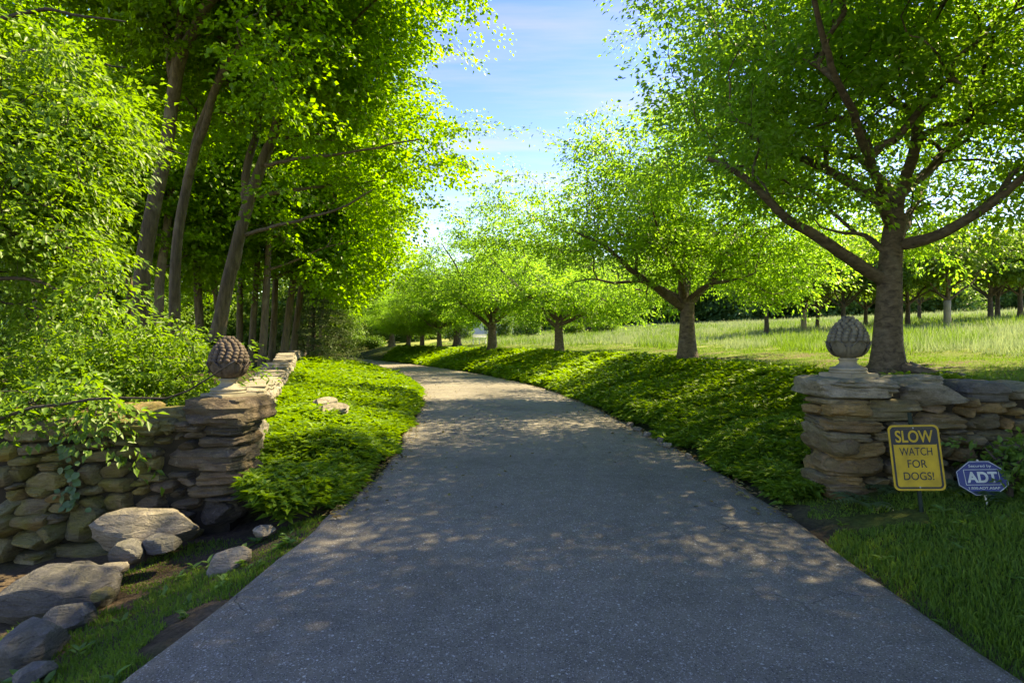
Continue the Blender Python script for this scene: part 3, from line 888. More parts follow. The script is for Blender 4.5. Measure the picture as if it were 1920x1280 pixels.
def finial(loc, rotz, label, mat, s=1.0):
    f = thing('stone_finial', loc, label, 'finial', 'stone gate finials', rotz)
    f.scale = (s, s, s)
    bm = bmesh.new()
    add_box(bm, (0, 0, 0.028), (0.37, 0.37, 0.056))
    bmesh.ops.bevel(bm, geom=bm.edges[:], offset=0.006, segments=2, affect='EDGES')
    bm_obj('plinth', bm, MAT['finial_base'], f)
    prof = [(0.001, 0.056), (0.165, 0.056), (0.172, 0.063), (0.172, 0.070), (0.163, 0.077)] + [(0.150 + 0.017 * math.sin(a), 0.094 - 0.016 * math.cos(a)) for a in np.linspace(0.2, math.pi, 8)] + [(0.135, 0.113), (0.110, 0.122), (0.092, 0.136), (0.080, 0.150)]
    V, F = lathe(prof, 40)
    obj('base_moulding', make_mesh('base_moulding', V, F, MAT['finial_base'], True), f)
    V, F = lathe([(0.080, 0.149), (0.075, 0.160), (0.078, 0.176), (0.088, 0.188), (0.094, 0.196), (0.085, 0.202), (0.04, 0.206)], 32)
    obj('neck', make_mesh('neck', V, F, MAT['finial_base'], True), f)
    z0, H = 0.198, 0.41
    ts = np.linspace(0.0, 1.0, 22)
    V, F = lathe([(max(0.002, float(egg_r(t)) * 0.955), z0 + H * t) for t in ts], 36)
    acc = Acc(); acc.add(V, F)
    # carved scales in staggered rows
    rows = 8
    ct, st = np.linspace(0, np.pi, 5), np.linspace(0, 2 * np.pi, 9)[:-1]
    sph = np.array([(math.sin(a) * math.cos(b), math.sin(a) * math.sin(b), math.cos(a)) for a in ct for b in st])
    iF = []
    for i in range(4):
        for j in range(8):
            iF.append((i * 8 + j, i * 8 + (j + 1) % 8, (i + 1) * 8 + (j + 1) % 8, (i + 1) * 8 + j))
    iF = np.array(iF)
    for r in range(rows):
        t = 0.44 + 0.52 * (r / (rows - 1)) ** 0.95
        R = float(egg_r(t)) * 0.955
        cnt = max(4, int(round(2 * math.pi * R / 0.060)))
        for k in range(cnt):
            a = 2 * math.pi * (k + 0.5 * (r % 2)) / cnt
            dz = 0.01
            slope = (float(egg_r(t + dz)) - float(egg_r(t - dz))) * 0.955 / (2 * dz * H)
            up = norm(np.array([slope * math.cos(a), slope * math.sin(a), 1.0]))
            side = np.array([-math.sin(a), math.cos(a), 0.0])
            out_ = np.cross(side, up)
            c = np.array([R * math.cos(a), R * math.sin(a), z0 + H * t])
            S = sph * np.array([0.029, 0.026, 0.025])
            W = c + S[:, :1] * side + S[:, 1:2] * out_ + S[:, 2:] * up + out_ * 0.004 + out_ * (np.clip(S[:, 2:], 0, 1) * 0.2)
            acc.add(W, iF)
    obj('cone', acc.mesh('cone', MAT[mat], True), f)
    # acanthus leaves hugging the lower half, tips curled out
    u = np.linspace(-1, 1, 7); v = np.linspace(0, 1, 9)
    U, Vv = np.meshgrid(u, v)
    t = 0.04 + 0.45 * Vv
    half = 0.47 * np.clip(0.6 + 0.55 * Vv - 0.35 * Vv ** 4, 0, 1)
    ang = U * half
    R = egg_r(t) * 0.955 + 0.013 + 0.012 * np.cos(U * np.pi * 2.5) * (1 - 0.3 * np.abs(U)) - 0.006 * np.abs(U)
    R = R + 0.032 * np.clip((Vv - 0.7) / 0.3, 0, 1) ** 2 * (1 - 0.8 * U ** 2) + 0.01 * Vv
    Z = z0 + H * t - 0.07 * U ** 2 * Vv ** 2 - 0.022 * np.clip((Vv - 0.86) / 0.14, 0, 1) ** 2
    A = np.stack([R * np.cos(ang), R * np.sin(ang), Z], -1).reshape(-1, 3)
    B = np.stack([(R - 0.02) * np.cos(ang), (R - 0.02) * np.sin(ang), Z - 0.006], -1).reshape(-1, 3)
    n = len(A); w = len(u)
    F = []
    for i in range(len(v) - 1):
        for j in range(w - 1):
            q = (i * w + j, i * w + j + 1, (i + 1) * w + j + 1, (i + 1) * w + j)
            F.append(q); F.append(tuple(n + x for x in q[::-1]))
    top = (len(v) - 1) * w
    for j in range(w - 1):
        F.append((top + j, top + j + 1, n + top + j + 1, n + top + j))
    me = make_mesh('leaf', np.vstack([A, B]), np.array(F), MAT[mat], True)
    for k in range(6):
        obj('leaf', me, f, (0, 0, 0), (0, 0, math.pi / 3 * k + 0.2))
    return f

pl = at(429, 742, 5.50)
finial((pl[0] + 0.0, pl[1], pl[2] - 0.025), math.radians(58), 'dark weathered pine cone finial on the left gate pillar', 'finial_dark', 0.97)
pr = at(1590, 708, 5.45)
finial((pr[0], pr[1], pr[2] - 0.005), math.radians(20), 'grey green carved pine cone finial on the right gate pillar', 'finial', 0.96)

# ------------------------------------------------------------------ signs
def text_mesh(body, mat, width, height, bold=0.0, depth=0.001):
    cu = bpy.data.curves.new('lettering', 'FONT')
    cu.body = body
    cu.align_x = 'CENTER'; cu.align_y = 'CENTER'
    cu.offset = bold
    cu.extrude = 0.002
    tmp = bpy.data.objects.new('lettering_source', cu)
    COL.objects.link(tmp)
    dg = bpy.context.evaluated_depsgraph_get()
    dg.update()
    me = bpy.data.meshes.new_from_object(tmp.evaluated_get(dg))
    bpy.data.objects.remove(tmp)
    n = len(me.vertices)
    co = np.empty(n * 3, dtype=np.float32); me.vertices.foreach_get('co', co)
    co = co.reshape(-1, 3)
    lo, hi = co.min(0), co.max(0)
    c = (co - (lo + hi) / 2) / (hi - lo)
    # flat lettering stands in the XZ plane facing -Y
    out = np.stack([c[:, 0] * width, -c[:, 2] * depth, c[:, 1] * height], -1)
    me.vertices.foreach_set('co', out.astype(np.float32).ravel())
    me.materials.clear(); me.materials.append(mat)
    me.update()
    me.name = 'lettering'
    return me

def rounded_plate(w, h, r, y0, y1, n=6):
    pts = []
    for cx, cz, a0 in ((w / 2 - r, h / 2 - r, 0), (-w / 2 + r, h / 2 - r, 90), (-w / 2 + r, -h / 2 + r, 180), (w / 2 - r, -h / 2 + r, 270)):
        for k in range(n + 1):
            a = math.radians(a0 + 90 * k / n)
            pts.append((cx + r * math.cos(a), cz + r * math.sin(a)))
    return plate(pts, y0, y1)

def plate(pts, y0, y1):
    bm = bmesh.new()
    a = [bm.verts.new((x, y0, z)) for x, z in pts]
    b = [bm.verts.new((x, y1, z)) for x, z in pts]
    bm.faces.new(a); bm.faces.new(b[::-1])
    n = len(pts)
    for i in range(n):
        bm.faces.new((a[i], a[(i + 1) % n], b[(i + 1) % n], b[i]))
    bmesh.ops.recalc_face_normals(bm, faces=bm.faces[:])
    return bm

def ring_plate(w, h, r, t, y0, y1, n=6):
    def outl(w, h, r):
        p = []
        for cx, cz, a0 in ((w / 2 - r, h / 2 - r, 0), (-w / 2 + r, h / 2 - r, 90), (-w / 2 + r, -h / 2 + r, 180), (w / 2 - r, -h / 2 + r, 270)):
            for k in range(n + 1):
                a = math.radians(a0 + 90 * k / n)
                p.append((cx + r * math.cos(a), cz + r * math.sin(a)))
        return p
    o, i_ = outl(w, h, r), outl(w - 2 * t, h - 2 * t, max(0.002, r - t))
    return loop_plate(o, i_, y0, y1)

def loop_plate(o, i_, y0, y1):
    bm = bmesh.new()
    A = [[bm.verts.new((x, y, z)) for x, z in p] for p in (o, i_) for y in (y0, y1)]
    n = len(o)
    for k in range(n):
        j = (k + 1) % n
        bm.faces.new((A[0][k], A[0][j], A[2][j], A[2][k]))
        bm.faces.new((A[1][k], A[3][k], A[3][j], A[1][j]))
        bm.faces.new((A[0][k], A[1][k], A[1][j], A[0][j]))
        bm.faces.new((A[2][k], A[2][j], A[3][j], A[3][k]))
    bmesh.ops.recalc_face_normals(bm, faces=bm.faces[:])
    return bm

DS = 4.55
foot = at(1728, 968, DS)
foot[2] = gz(foot[0], foot[1])
sg = thing('warning_sign', foot, 'yellow and black SLOW WATCH FOR DOGS sign leaning on its post', 'sign')
sg.rotation_euler = (math.radians(-9), math.radians(-2.0), math.radians(-7))
zc = (at(0, 860, DS)[2] - foot[2]) * 1.01
W_, H_ = 0.385, 0.52
bm_obj('panel', rounded_plate(W_, H_, 0.042, -0.004, 0.0), MAT['sign_yellow'], sg, (0, -0.02, zc))
bm_obj('border', ring_plate(W_ - 0.03, H_ - 0.03, 0.034, 0.014, -0.0062, -0.0042), MAT['sign_black'], sg, (0, -0.02, zc))
hz = H_ / 2 - 0.03 - 0.062
bm_obj('header', rounded_plate(W_ - 0.058, 0.128, 0.010, -0.0059, -0.0043), MAT['sign_black'], sg, (0, -0.02, zc + hz - 0.002))
obj('lettering', text_mesh('SLOW', MAT['sign_yellow'], 0.285, 0.098, 0.018), sg, (0, -0.02 - 0.0066, zc + hz))
for k, (t_, w_) in enumerate((('WATCH', 0.245), ('FOR', 0.145), ('DOGS!', 0.225))):
    obj('lettering', text_mesh(t_, MAT['sign_black'], w_, 0.063, 0.006), sg, (0.0, -0.02 - 0.0049, zc + 0.048 - k * 0.097))
V, F = tube([(0, 0, -0.35), (0, 0, 0.4), (0, 0, zc + H_ / 2 + 0.10)], [0.016, 0.016, 0.016], 8)
obj('post', make_mesh('post', V, F, MAT['post'], True), sg)
for dz in (0.235, -0.235):
    V, F = lathe([(0.001, 0.004), (0.005, 0.0035), (0.008, 0.0)], 10)
    b_ = obj('bolt', make_mesh('bolt', V, F, MAT['metal'], True), sg, (0, -0.0245, zc + dz), (math.radians(90), 0, 0))

DA = 4.6
foot = at(1851, 985, DA); foot[2] = gz(foot[0], foot[1])
ad_ = thing('yard_sign', foot, 'blue octagonal security yard sign with white letters on a thin stake', 'sign')
ad_.rotation_euler = (math.radians(-16), math.radians(-3), math.radians(-10))
zc = at(0, 899, DA)[2] - foot[2]
zc *= 1.03
OW, OH = 0.365, 0.275
def octo(w, h, c=0.30):
    return [(w / 2, h * (0.5 - c)), (w * (0.5 - c), h / 2), (-w * (0.5 - c), h / 2), (-w / 2, h * (0.5 - c)), (-w / 2, -h * (0.5 - c)), (-w * (0.5 - c), -h / 2), (w * (0.5 - c), -h / 2), (w / 2, -h * (0.5 - c))]
bm_obj('panel', plate(octo(OW, OH), -0.004, 0.0), MAT['sign_blue'], ad_, (0, -0.012, zc))
bm_obj('border', loop_plate(octo(OW - 0.006, OH - 0.006), octo(OW - 0.014, OH - 0.014), -0.0058, -0.0042), MAT['sign_white'], ad_, (0, -0.012, zc))
bm_obj('frame_line', ring_plate(0.255, 0.125, 0.004, 0.004, -0.0058, -0.0042, 1), MAT['sign_white'], ad_, (0, -0.012, zc + 0.008))
obj('lettering', text_mesh('ADT', MAT['sign_white'], 0.225, 0.088, 0.035), ad_, (0, -0.0172, zc + 0.008))
obj('lettering', text_mesh('Secured by', MAT['sign_white'], 0.165, 0.028, 0.004), ad_, (0, -0.0172, zc + 0.095))
obj('lettering', text_mesh('1.800.ADT.ASAP', MAT['sign_white'], 0.225, 0.020, 0.006), ad_, (0, -0.0172, zc - 0.078))
V, F = tube([(0, 0, -0.3), (0, 0, 0.2), (0, 0, zc + OH / 2 + 0.012)], [0.009] * 3, 6)
obj('stake', make_mesh('stake', V, F, MAT['metal'], True), ad_)

# ------------------------------------------------------------------ loose rocks
def boulder(px0, py0, px1, py1, depth, thick, mat, label, seed, rot=0.0, kind='boulder', sink=0.0):
    r_ = np.random.default_rng(seed)
    a, b = at(px0, py1, depth), at(px1, py0, depth)
    c = ((a[0] + b[0]) / 2, depth + thick * 0.3, (a[2] + b[2]) / 2 - sink)
    o = stone_at(None, c, ((b[0] - a[0]) * 1.04, thick, (b[2] - a[2]) * 1.1 + sink), mat, r_, kind, 'rock', (r_.uniform(-0.1, 0.1), rot, r_.uniform(-0.2, 0.2)))
    return tag(o, label, 'rock', 'loose rocks')
boulder(168, 965, 342, 1038, 4.65, 0.4, 'stone_pale', 'pale flat topped boulder lying against the left wall', 1, 0.04)
boulder(-25, 1088, 184, 1185, 3.75, 0.5, 'stone_grey', 'largest grey boulder at the left edge below the wall', 2)
boulder(62, 1146, 152, 1212, 3.45, 0.3, 'stone_grey', 'rounded grey rock in front of the largest boulder', 3, -0.25)
boulder(-15, 1192, 64, 1275, 3.0, 0.35, 'stone_grey', 'grey rock at the left edge nearest the camera', 4)
boulder(262, 1008, 324, 1040, 4.45, 0.2, 'stone_grey', 'small grey rock in front of the pale boulder', 6, -0.05)
boulder(203, 1020, 258, 1062, 4.35, 0.2, 'stone_grey', 'small cracked rock left of the pale boulder', 7, 0.3)
boulder(378, 1036, 464, 1088, 4.05, 0.2, 'stone_pale', 'pale wedge shaped rock beside the asphalt edge', 8, -0.35)
boulder(165, 1062, 226, 1086, 4.15, 0.22, 'stone_pale', 'pale slab beside the wall foot', 9, -0.08)
boulder(85, 1070, 170, 1104, 4.2, 0.3, 'stone_grey', 'flat grey rock behind the largest boulder', 10, -0.03)
boulder(170, 1108, 204, 1128, 3.6, 0.12, 'stone_left', 'small dark rock right of the largest boulder', 11)
boulder(472, 988, 512, 1008, 4.6, 0.15, 'stone_pale', 'small pale rock in the grass by the ivy corner', 12)
boulder(20, 1180, 50, 1200, 3.3, 0.12, 'stone_left', 'small brown rock between the grey rocks', 13)
boulder(20, 1260, 70, 1290, 2.75, 0.2, 'stone_grey', 'rock cut by the lower left corner of the frame', 14)
for (px, py, dep, sx, sy, rz, lab) in ((611, 716, 10.3, 0.44, 0.26, 0.5, 'upper sunlit white rock sunk in the left ivy bed'), (626, 737, 9.3, 0.5, 0.28, 0.35, 'lower sunlit white rock sunk in the left ivy bed')):
    q = at(px, py, dep)
    o = stone_at(None, (q[0], q[1], gz(q[0], q[1]) + 0.33), (sx, sy, 0.15), 'stone_pale', np.random.default_rng(int(px)), 'slab', 'rock', (0.42, -0.1, rz))
    tag(o, lab, 'rock', 'loose rocks')
boulder(1838, 1012, 1884, 1034, 4.3, 0.2, 'stone_grey', 'flat grey rock in the grass below the blue sign', 17, 0.08)
for k, (px, py) in enumerate(((1196, 806), (1213, 816), (1236, 826), (1252, 837), (1180, 797), (1290, 857))):
    dep = FPX * 1.47 / (py - 640)
    o = boulder(px - 8 + 3 * (k % 3), py - 5 - k % 2, px + 9, py + 4, dep, 0.14, 'stone_pale', 'pale edging stone in the row between asphalt and right ivy', 30 + k, 0.1, 'field')
    o['group'] = 'edging stones along the right ivy bed'

for k, o in enumerate(sorted([o for o in COL.objects if o.get('group') == 'edging stones along the right ivy bed'], key=lambda o: o.location.y)):
    o['label'] = '%s pale edging stone from the camera between asphalt and right ivy' % ORD[k]

# ------------------------------------------------------------------ foliage
def leaf_cards(P, D, Nn, size, aspect=0.5, hexa=False, fold=0.12, curl=0.15):
    """Leaves as small folded blades: P foot, D along the blade, Nn face normal."""
    D = norm(D)
    Nn = norm(Nn - (Nn * D).sum(-1, keepdims=True) * D)
    S = np.cross(D, Nn)
    n = len(P)
    L = size[:, None]
    W = L * aspect * 0.5
    if not hexa:
        b = P
        r = P + D * L * 0.45 + S * W + Nn * L * fold
        t = P + D * L - Nn * L * curl
        l = P + D * L * 0.45 - S * W + Nn * L * fold
        V = np.stack([b, r, t, l], 1).reshape(-1, 3)
        i = np.arange(n)[:, None] * 4
        F = np.concatenate([i + np.array([[0, 1, 2]]), i + np.array([[0, 2, 3]])], 0)
        per = 4
    else:
        b = P
        r1 = P + D * L * 0.28 + S * W * 0.85 + Nn * L * fold
        r2 = P + D * L * 0.65 + S * W * 0.78 + Nn * L * (fold - curl * 0.4)
        t = P + D * L - Nn * L * curl
        l2 = P + D * L * 0.65 - S * W * 0.78 + Nn * L * (fold - curl * 0.4)
        l1 = P + D * L * 0.28 - S * W * 0.85 + Nn * L * fold
        V = np.stack([b, r1, r2, t, l2, l1], 1).reshape(-1, 3)
        i = np.arange(n)[:, None] * 6
        F = np.concatenate([i + np.array([[0, 1, 2, 3]]), i + np.array([[0, 3, 4, 5]])], 0)
        per = 6
    return V, F, per

def spray_leaves(C, H, rg, per, radius, leaf, aspect=0.5, hexa=False, flat=0.09, droop=0.3, up_noise=0.55, along=1.25, hang=0.3, size_var=0.45, lat=0.9, heading=None):
    """Clouds of leaves spread as flattened sprays round cluster points C heading H."""
    n = len(C)
    idx = np.repeat(np.arange(n), per)
    m = len(idx)
    Hh = H.copy(); Hh[:, 2] *= 0.4
    if heading is not None:
        Hh = norm(Hh) * 0.5 + np.array(heading) + 0.3 * rg.normal(size=(n, 3))
    Hh = norm(Hh)
    up = np.array([0, 0, 1.0]) + 0.25 * rg.normal(size=(n, 3))
    up = norm(up - (up * Hh).sum(-1, keepdims=True) * Hh)
    Sd = np.cross(Hh, up)
    rad = radius * rg.uniform(0.65, 1.3, n)[idx]
    r = np.sqrt(rg.uniform(0.0, 1, m)) * rad
    th = rg.uniform(0, 2 * np.pi, m)
    a, b = r * np.cos(th) * along, r * np.sin(th) * lat
    h = rg.normal(0, flat, m) * rad - droop * (r ** 2) / np.maximum(rad, 1e-6)
    P = C[idx] + Hh[idx] * a[:, None] + Sd[idx] * b[:, None] + up[idx] * h[:, None]
    D = Hh[idx] * (0.5 + np.cos(th))[:, None] + Sd[idx] * np.sin(th)[:, None] + 0.5 * rg.normal(size=(m, 3)) - np.array([0, 0, 1.0]) * hang
    Nn = up[idx] + up_noise * rg.normal(size=(m, 3))
    size = leaf * rg.uniform(1 - size_var, 1 + size_var, m)
    V, F, k = leaf_cards(P, D, Nn, size, aspect, hexa)
    tint_c = rg.uniform(0, 1, n)[idx]
    rnd = np.repeat(np.clip(0.55 * rg.uniform(0, 1, m) + 0.45 * tint_c, 0, 1), k)
    return V, F, rnd

def env_points(n, c, r, rg, shell=0.45, thr=-0.15, freq=0.4, cond=None, rz_low=None, seed=0):
    out = []
    c = np.array(c, float); r = np.array(r, float)
    tot = 0
    while tot < n:
        m = n * 3
        d = norm(rg.normal(size=(m, 3)))
        q = rg.uniform(0, 1, m) ** shell
        p = d * q[:, None] * r
        if rz_low is not None:
            p[:, 2] = np.where(p[:, 2] < 0, p[:, 2] * rz_low / r[2], p[:, 2])
        p = p + c
        lim = vnoise(p * freq, seed) + 0.5 * vnoise(p * freq * 2.3, seed + 1)
        k = lim > thr
        # lumpy outline
        edge = 0.82 + 0.28 * vnoise(p * 0.55, seed + 9)
        k &= q < edge
        if cond is not None:
            k &= cond(p)
        p = p[k]
        out.append(p); tot += len(p)
    return np.vstack(out)[:n]

def make_tree(name, base, trunk, limbs, clusters, leaf, bark, leafm, label, group=None, seed=0, r0=0.24, r1=0.12, flare=0.6, sides=12, roots=0, twig=0.0042, pathw=0.3, minz=1.5, cat='tree', tsides=4):
    """trunk: control points; limbs: list of (control points, r start, r end); clusters: foliage points (all local to base)."""
    rg = np.random.default_rng(seed)
    root = thing(name, base, label, cat, group)
    tp = catmull(trunk, 0.25)
    tl = np.linspace(0, 1, len(tp))
    tr = r0 + (r1 - r0) * tl
    pos, par, rad, plen, limb = [], [], [], [], []
    chains = []
    def add_chain(pts, radii, start, lid, skip=0):
        ids = []
        prev = start
        for p, r_ in zip(pts, radii):
            pos.append(p); par.append(prev); rad.append(r_); limb.append(lid)
            plen.append(0.0 if prev < 0 else plen[prev] + float(np.linalg.norm(p - pos[prev])))
            prev = len(pos) - 1
            ids.append(prev)
        chains.append((lid, start, ids))
        return ids
    t_ids = add_chain(tp, tr, -1, 0)
    lid = 0
    for (ctrl, ra, rb) in limbs:
        lid += 1
        lp = catmull(ctrl, 0.22)
        w = rg.normal(0, 0.022, lp.shape); w[0] = 0
        lp = lp + np.cumsum(w, 0) * 0.6
        T = np.array([pos[i] for i in t_ids])
        j = int(np.argmin(((T - lp[0]) ** 2).sum(1)))
        add_chain(lp[0:], np.linspace(ra, rb, len(lp)), t_ids[j], lid)
    n0 = len(pos)
    cap = n0 + len(clusters) * 40
    A = np.zeros((cap, 3)); A[:n0] = np.array(pos)
    PL = np.zeros(cap); PL[:n0] = np.array(plen)
    OK = np.zeros(cap, bool); OK[:n0] = A[:n0, 2] > minz
    if not OK.any():
        OK[:n0] = True
    cc = A[:n0][OK[:n0]].mean(0)
    order = np.argsort(((clusters - cc) ** 2).sum(1))
    heads = np.zeros((len(clusters), 3))
    cnt_tip = []
    na = n0
    for ci in order:
        p = clusters[ci]
        dd = np.sqrt(((A[:na] - p) ** 2).sum(1)) + pathw * PL[:na]
        dd[~OK[:na]] = 1e9
        j = int(dd.argmin())
        q = A[j]
        L = float(np.linalg.norm(p - q))
        n = max(2, int(L / 0.3) + 1)
        pj = par[j] if par[j] >= 0 else j
        dirp = q - A[pj]
        dirp = dirp / (np.linalg.norm(dirp) + 1e-9)
        tt = np.linspace(0, 1, n + 1)[1:, None]
        out = p - cc; out[2] *= 0.3; out = out / (np.linalg.norm(out) + 1e-9)
        c1 = q + dirp * L * 0.3 + np.array([0, 0, 0.08 * L])
        c2 = p - out * L * 0.25 + np.array([0, 0, 0.06 * L])
        pts = (1 - tt) ** 3 * q + 3 * (1 - tt) ** 2 * tt * c1 + 3 * (1 - tt) * tt ** 2 * c2 + tt ** 3 * p
        pts[:-1] += rg.normal(0, 0.02, pts[:-1].shape)
        ids = add_chain(pts, [0.0] * len(pts), j, limb[j])
        A[na:na + len(pts)] = pts
        for k_ in ids:
            PL[k_] = plen[k_]
        OK[na:na + len(pts)] = True
        na += len(pts)
        heads[ci] = pts[-1] - (pts[-2] if len(pts) > 1 else q)
        cnt_tip.append(ids[-1])
    cnt = np.zeros(len(pos)); cnt[cnt_tip] += 1
    for i in range(len(pos) - 1, -1, -1):
        if par[i] >= 0:
            cnt[par[i]] += cnt[i]
    pipe = twig * np.maximum(cnt, 1) ** 0.55
    R = np.array(rad)
    R = np.where(R > 0, R, pipe)
    for i in range(n0, len(pos)):
        R[i] = min(R[i], R[par[i]] * 0.92 if par[i] >= 0 else R[i])
    accs = {}
    for (l, st, ids) in chains:
        pts = [pos[i] for i in ids]; rr = [R[i] for i in ids]
        if st >= 0:
            pts = [pos[st]] + pts
            rr = [min(rr[0] * 1.15, R[st])] + rr
        if len(pts) < 2:
            continue
        pts = np.array(pts); rr = np.array(rr)
        if st < 0:
            ph = rg.uniform(0, 6)
            def wob(pp, a, ph=ph):
                hgt = pp[:, 2] - pp[0, 2]
                fl = np.exp(-np.maximum(hgt, 0) / 0.22)[:, None] * flare
                lob = 0.5 + 0.5 * np.cos(a * 5 + ph)[None, :]
                return 1 + fl * (0.35 + 0.9 * lob) + 0.05 * np.cos(a * 3 + ph + hgt[:, None] * 1.3) + 0.03 * np.sin(a * 7 + hgt[:, None] * 3)
            V, F = tube(pts, rr, sides, wob=wob)
        else:
            big = rr.max() > 0.03
            V, F = tube(pts, rr, 8 if big else tsides)
        accs.setdefault(l, Acc()).add(V, F)
    for l, a in accs.items():
        obj('trunk' if l == 0 else 'limb', a.mesh('trunk' if l == 0 else 'limb', bark), root)
    V, F, rnd = spray_leaves(clusters, heads, rg, **leaf)
    obj('crown', make_mesh('crown', V, F, leafm, False, {'rnd': ('POINT', 'FLOAT', rnd)}), root)
    for k in range(roots):
        a = 2 * math.pi * (k + rg.uniform(-0.3, 0.3)) / roots
        L = rg.uniform(0.7, 1.5)
        pts = []
        for q in np.linspace(0, 1, 6):
            rr_ = r0 * 1.1 + L * q
            an = a + 0.35 * math.sin(q * 3 + k)
            x, y = rr_ * math.cos(an), rr_ * math.sin(an)
            z = gz(base[0] + x, base[1] + y) - base[2] + 0.035 * (1 - q) - 0.03 * q + 0.015 * math.sin(q * 9 + k)
            if q == 0: z += 0.06
            pts.append((x, y, z))
        V, F = tube(catmull(pts, 0.12), np.linspace(0.075, 0.02, len(catmull(pts, 0.12))), 7)
        obj('root', make_mesh('root', V, F, bark, True), root)
    return root

def pxl(base, pts, depth):
    """Limb control points from photo pixels; each (px, py, extra depth) is put at its own distance."""
    return [at(px, py, depth + dy) - np.array(base) for px, py, dy in pts]

# ---- row of spreading trees on the right bank
T1 = np.array([5.8, 8.75, 0]); T1[2] = gz(5.8, 8.75) - 0.05
d1 = 8.75
limbs1 = [
    (pxl(T1, [(1648, 520, 0), (1600, 488, -0.3), (1540, 446, -0.6), (1470, 402, -0.9), (1395, 335, -1.1), (1330, 300, -1.2)], d1), 0.105, 0.03),
    (pxl(T1, [(1672, 412, 0), (1640, 370, 0.3), (1594, 337, 0.6), (1526, 298, 0.9), (1440, 262, 1.1), (1397, 222, 1.2), (1408, 110, 1.2)], d1), 0.095, 0.02),
    (pxl(T1, [(1680, 385, 0), (1650, 335, 0.4), (1610, 292, 0.9), (1545, 272, 1.5), (1480, 200, 2.2)], d1), 0.08, 0.02),
    (pxl(T1, [(1684, 375, 0), (1704, 320, -0.2), (1728, 245, -0.3), (1735, 130, -0.3), (1745, 0, -0.2), (1750, -120, 0)], d1), 0.09, 0.02),
    (pxl(T1, [(1686, 368, 0), (1740, 315, 0.5), (1807, 245, 0.9), (1875, 163, 1.4), (1945, 90, 1.8)], d1), 0.085, 0.02),
    (pxl(T1, [(1684, 460, 0), (1740, 447, -0.4), (1796, 422, -0.8), (1864, 377, -1.2), (1930, 325, -1.5), (2010, 260, -1.7)], d1), 0.10, 0.03),
    (pxl(T1, [(1672, 430, 0), (1650, 330, -1.0), (1610, 210, -2.0), (1560, 60, -2.8), (1520, -120, -3.3)], d1), 0.08, 0.02),
    (pxl(T1, [(1688, 440, 0), (1705, 400, 1.0), (1730, 350, 2.2), (1745, 290, 3.4)], d1), 0.08, 0.02),
    (pxl(T1, [(1655, 470, 0), (1622, 440, 0.3), (1588, 437, 0.6), (1540, 425, 1.0)], d1), 0.05, 0.015),
]
rg1 = np.random.default_rng(101)
def cond1(p):
    h = np.hypot(p[:, 0], p[:, 1])
    return (p[:, 2] > 1.45 + 0.5 * vnoise(p * 0.7, 3) + 0.10 * np.maximum(0, 2.5 - h)) & ~((h < 1.3) & (p[:, 2] < 3.6)) & (p[:, 0] > -5.6 + 0.75 * np.maximum(0, p[:, 2] - 3.6))
cl1 = env_points(1350, (0.0, 0, 4.8), (5.6, 5.0, 5.5), rg1, 0.5, -0.05, 0.5, cond1, 3.4, 31)
cl1 = np.vstack([cl1, env_points(250, (0.6, 0.0, 7.2), (5.0, 5.2, 4.0), rg1, 0.5, -0.4, 0.42, lambda p: p[:, 2] > 6.0, None, 33),  # denser crown top, added to deepen the shade on the near drive
                 env_points(620, (-0.9, -3.3, 5.5), (4.8, 3.4, 2.6), rg1, 0.6, -0.9, 0.42, lambda p: (p[:, 2] + T1[2] > 2.1 + 0.62 * (p[:, 1] + T1[1])) & (p[:, 2] > 3.4), None, 35)])  # extra foliage kept above the view, added to shade the foreground
tree1 = make_tree('zelkova_tree', T1, [(0, 0, 0), (-0.02, 0, 0.5), (0.0, 0, 1.2), (0.02, 0, 1.9), (0.1, 0, 2.5)], limbs1, cl1,
                  dict(per=72, radius=0.52, leaf=0.088, aspect=0.5, hang=0.4, droop=0.35), MAT['bark_zelkova'], MAT['leaf_zelkova'],
                  'nearest wide spreading tree behind the right pillar and its finial', None, 1, 0.215, 0.14, 0.6, 16, 9, minz=1.6)

T2 = np.array([4.62, 15.0, 0]); T2[2] = gz(4.62, 15) - 0.05
d2 = 15.0
limbs2 = [
    (pxl(T2, [(1276, 575, 0), (1238, 543, -0.5), (1197, 516, -1.0), (1169, 491, -1.4), (1137, 464, -1.8), (1080, 440, -2.1)], d2), 0.11, 0.02),
    (pxl(T2, [(1277, 560, 0), (1246, 543, 0.4), (1208, 529, 0.8), (1153, 530, 1.1), (1110, 522, 1.3), (1070, 532, 1.5)], d2), 0.07, 0.015),
    (pxl(T2, [(1282, 565, 0), (1278, 505, 0), (1285, 466, 0.1), (1270, 430, 0.2), (1255, 370, 0.2), (1250, 300, 0.3)], d2), 0.12, 0.02),
    (pxl(T2, [(1290, 575, 0), (1314, 543, 0.4), (1331, 527, 0.8), (1355, 472, 1.3), (1380, 420, 1.8), (1400, 360, 2.2)], d2), 0.09, 0.02),
    (pxl(T2, [(1292, 560, 0), (1325, 535, -0.8), (1370, 525, -1.6), (1420, 510, -2.4)], d2), 0.07, 0.015),
    (pxl(T2, [(1284, 560, 0), (1290, 520, 1.2), (1300, 480, 2.4), (1310, 440, 3.4)], d2), 0.08, 0.015),
    (pxl(T2, [(1284, 560, 0), (1270, 510, -1.2), (1240, 440, -2.4), (1220, 380, -3.2)], d2), 0.08, 0.015),
]
rg2 = np.random.default_rng(102)
cond2 = lambda p: (p[:, 2] > 1.3 + 0.5 * vnoise(p * 0.7, 3)) & ~((np.hypot(p[:, 0], p[:, 1]) < 1.4) & (p[:, 2] < 3.0))
cl2 = env_points(1080, (-0.2, 0, 3.6), (5.6, 5.1, 4.0), rg2, 0.5, -0.08, 0.48, cond2, 2.3, 47)
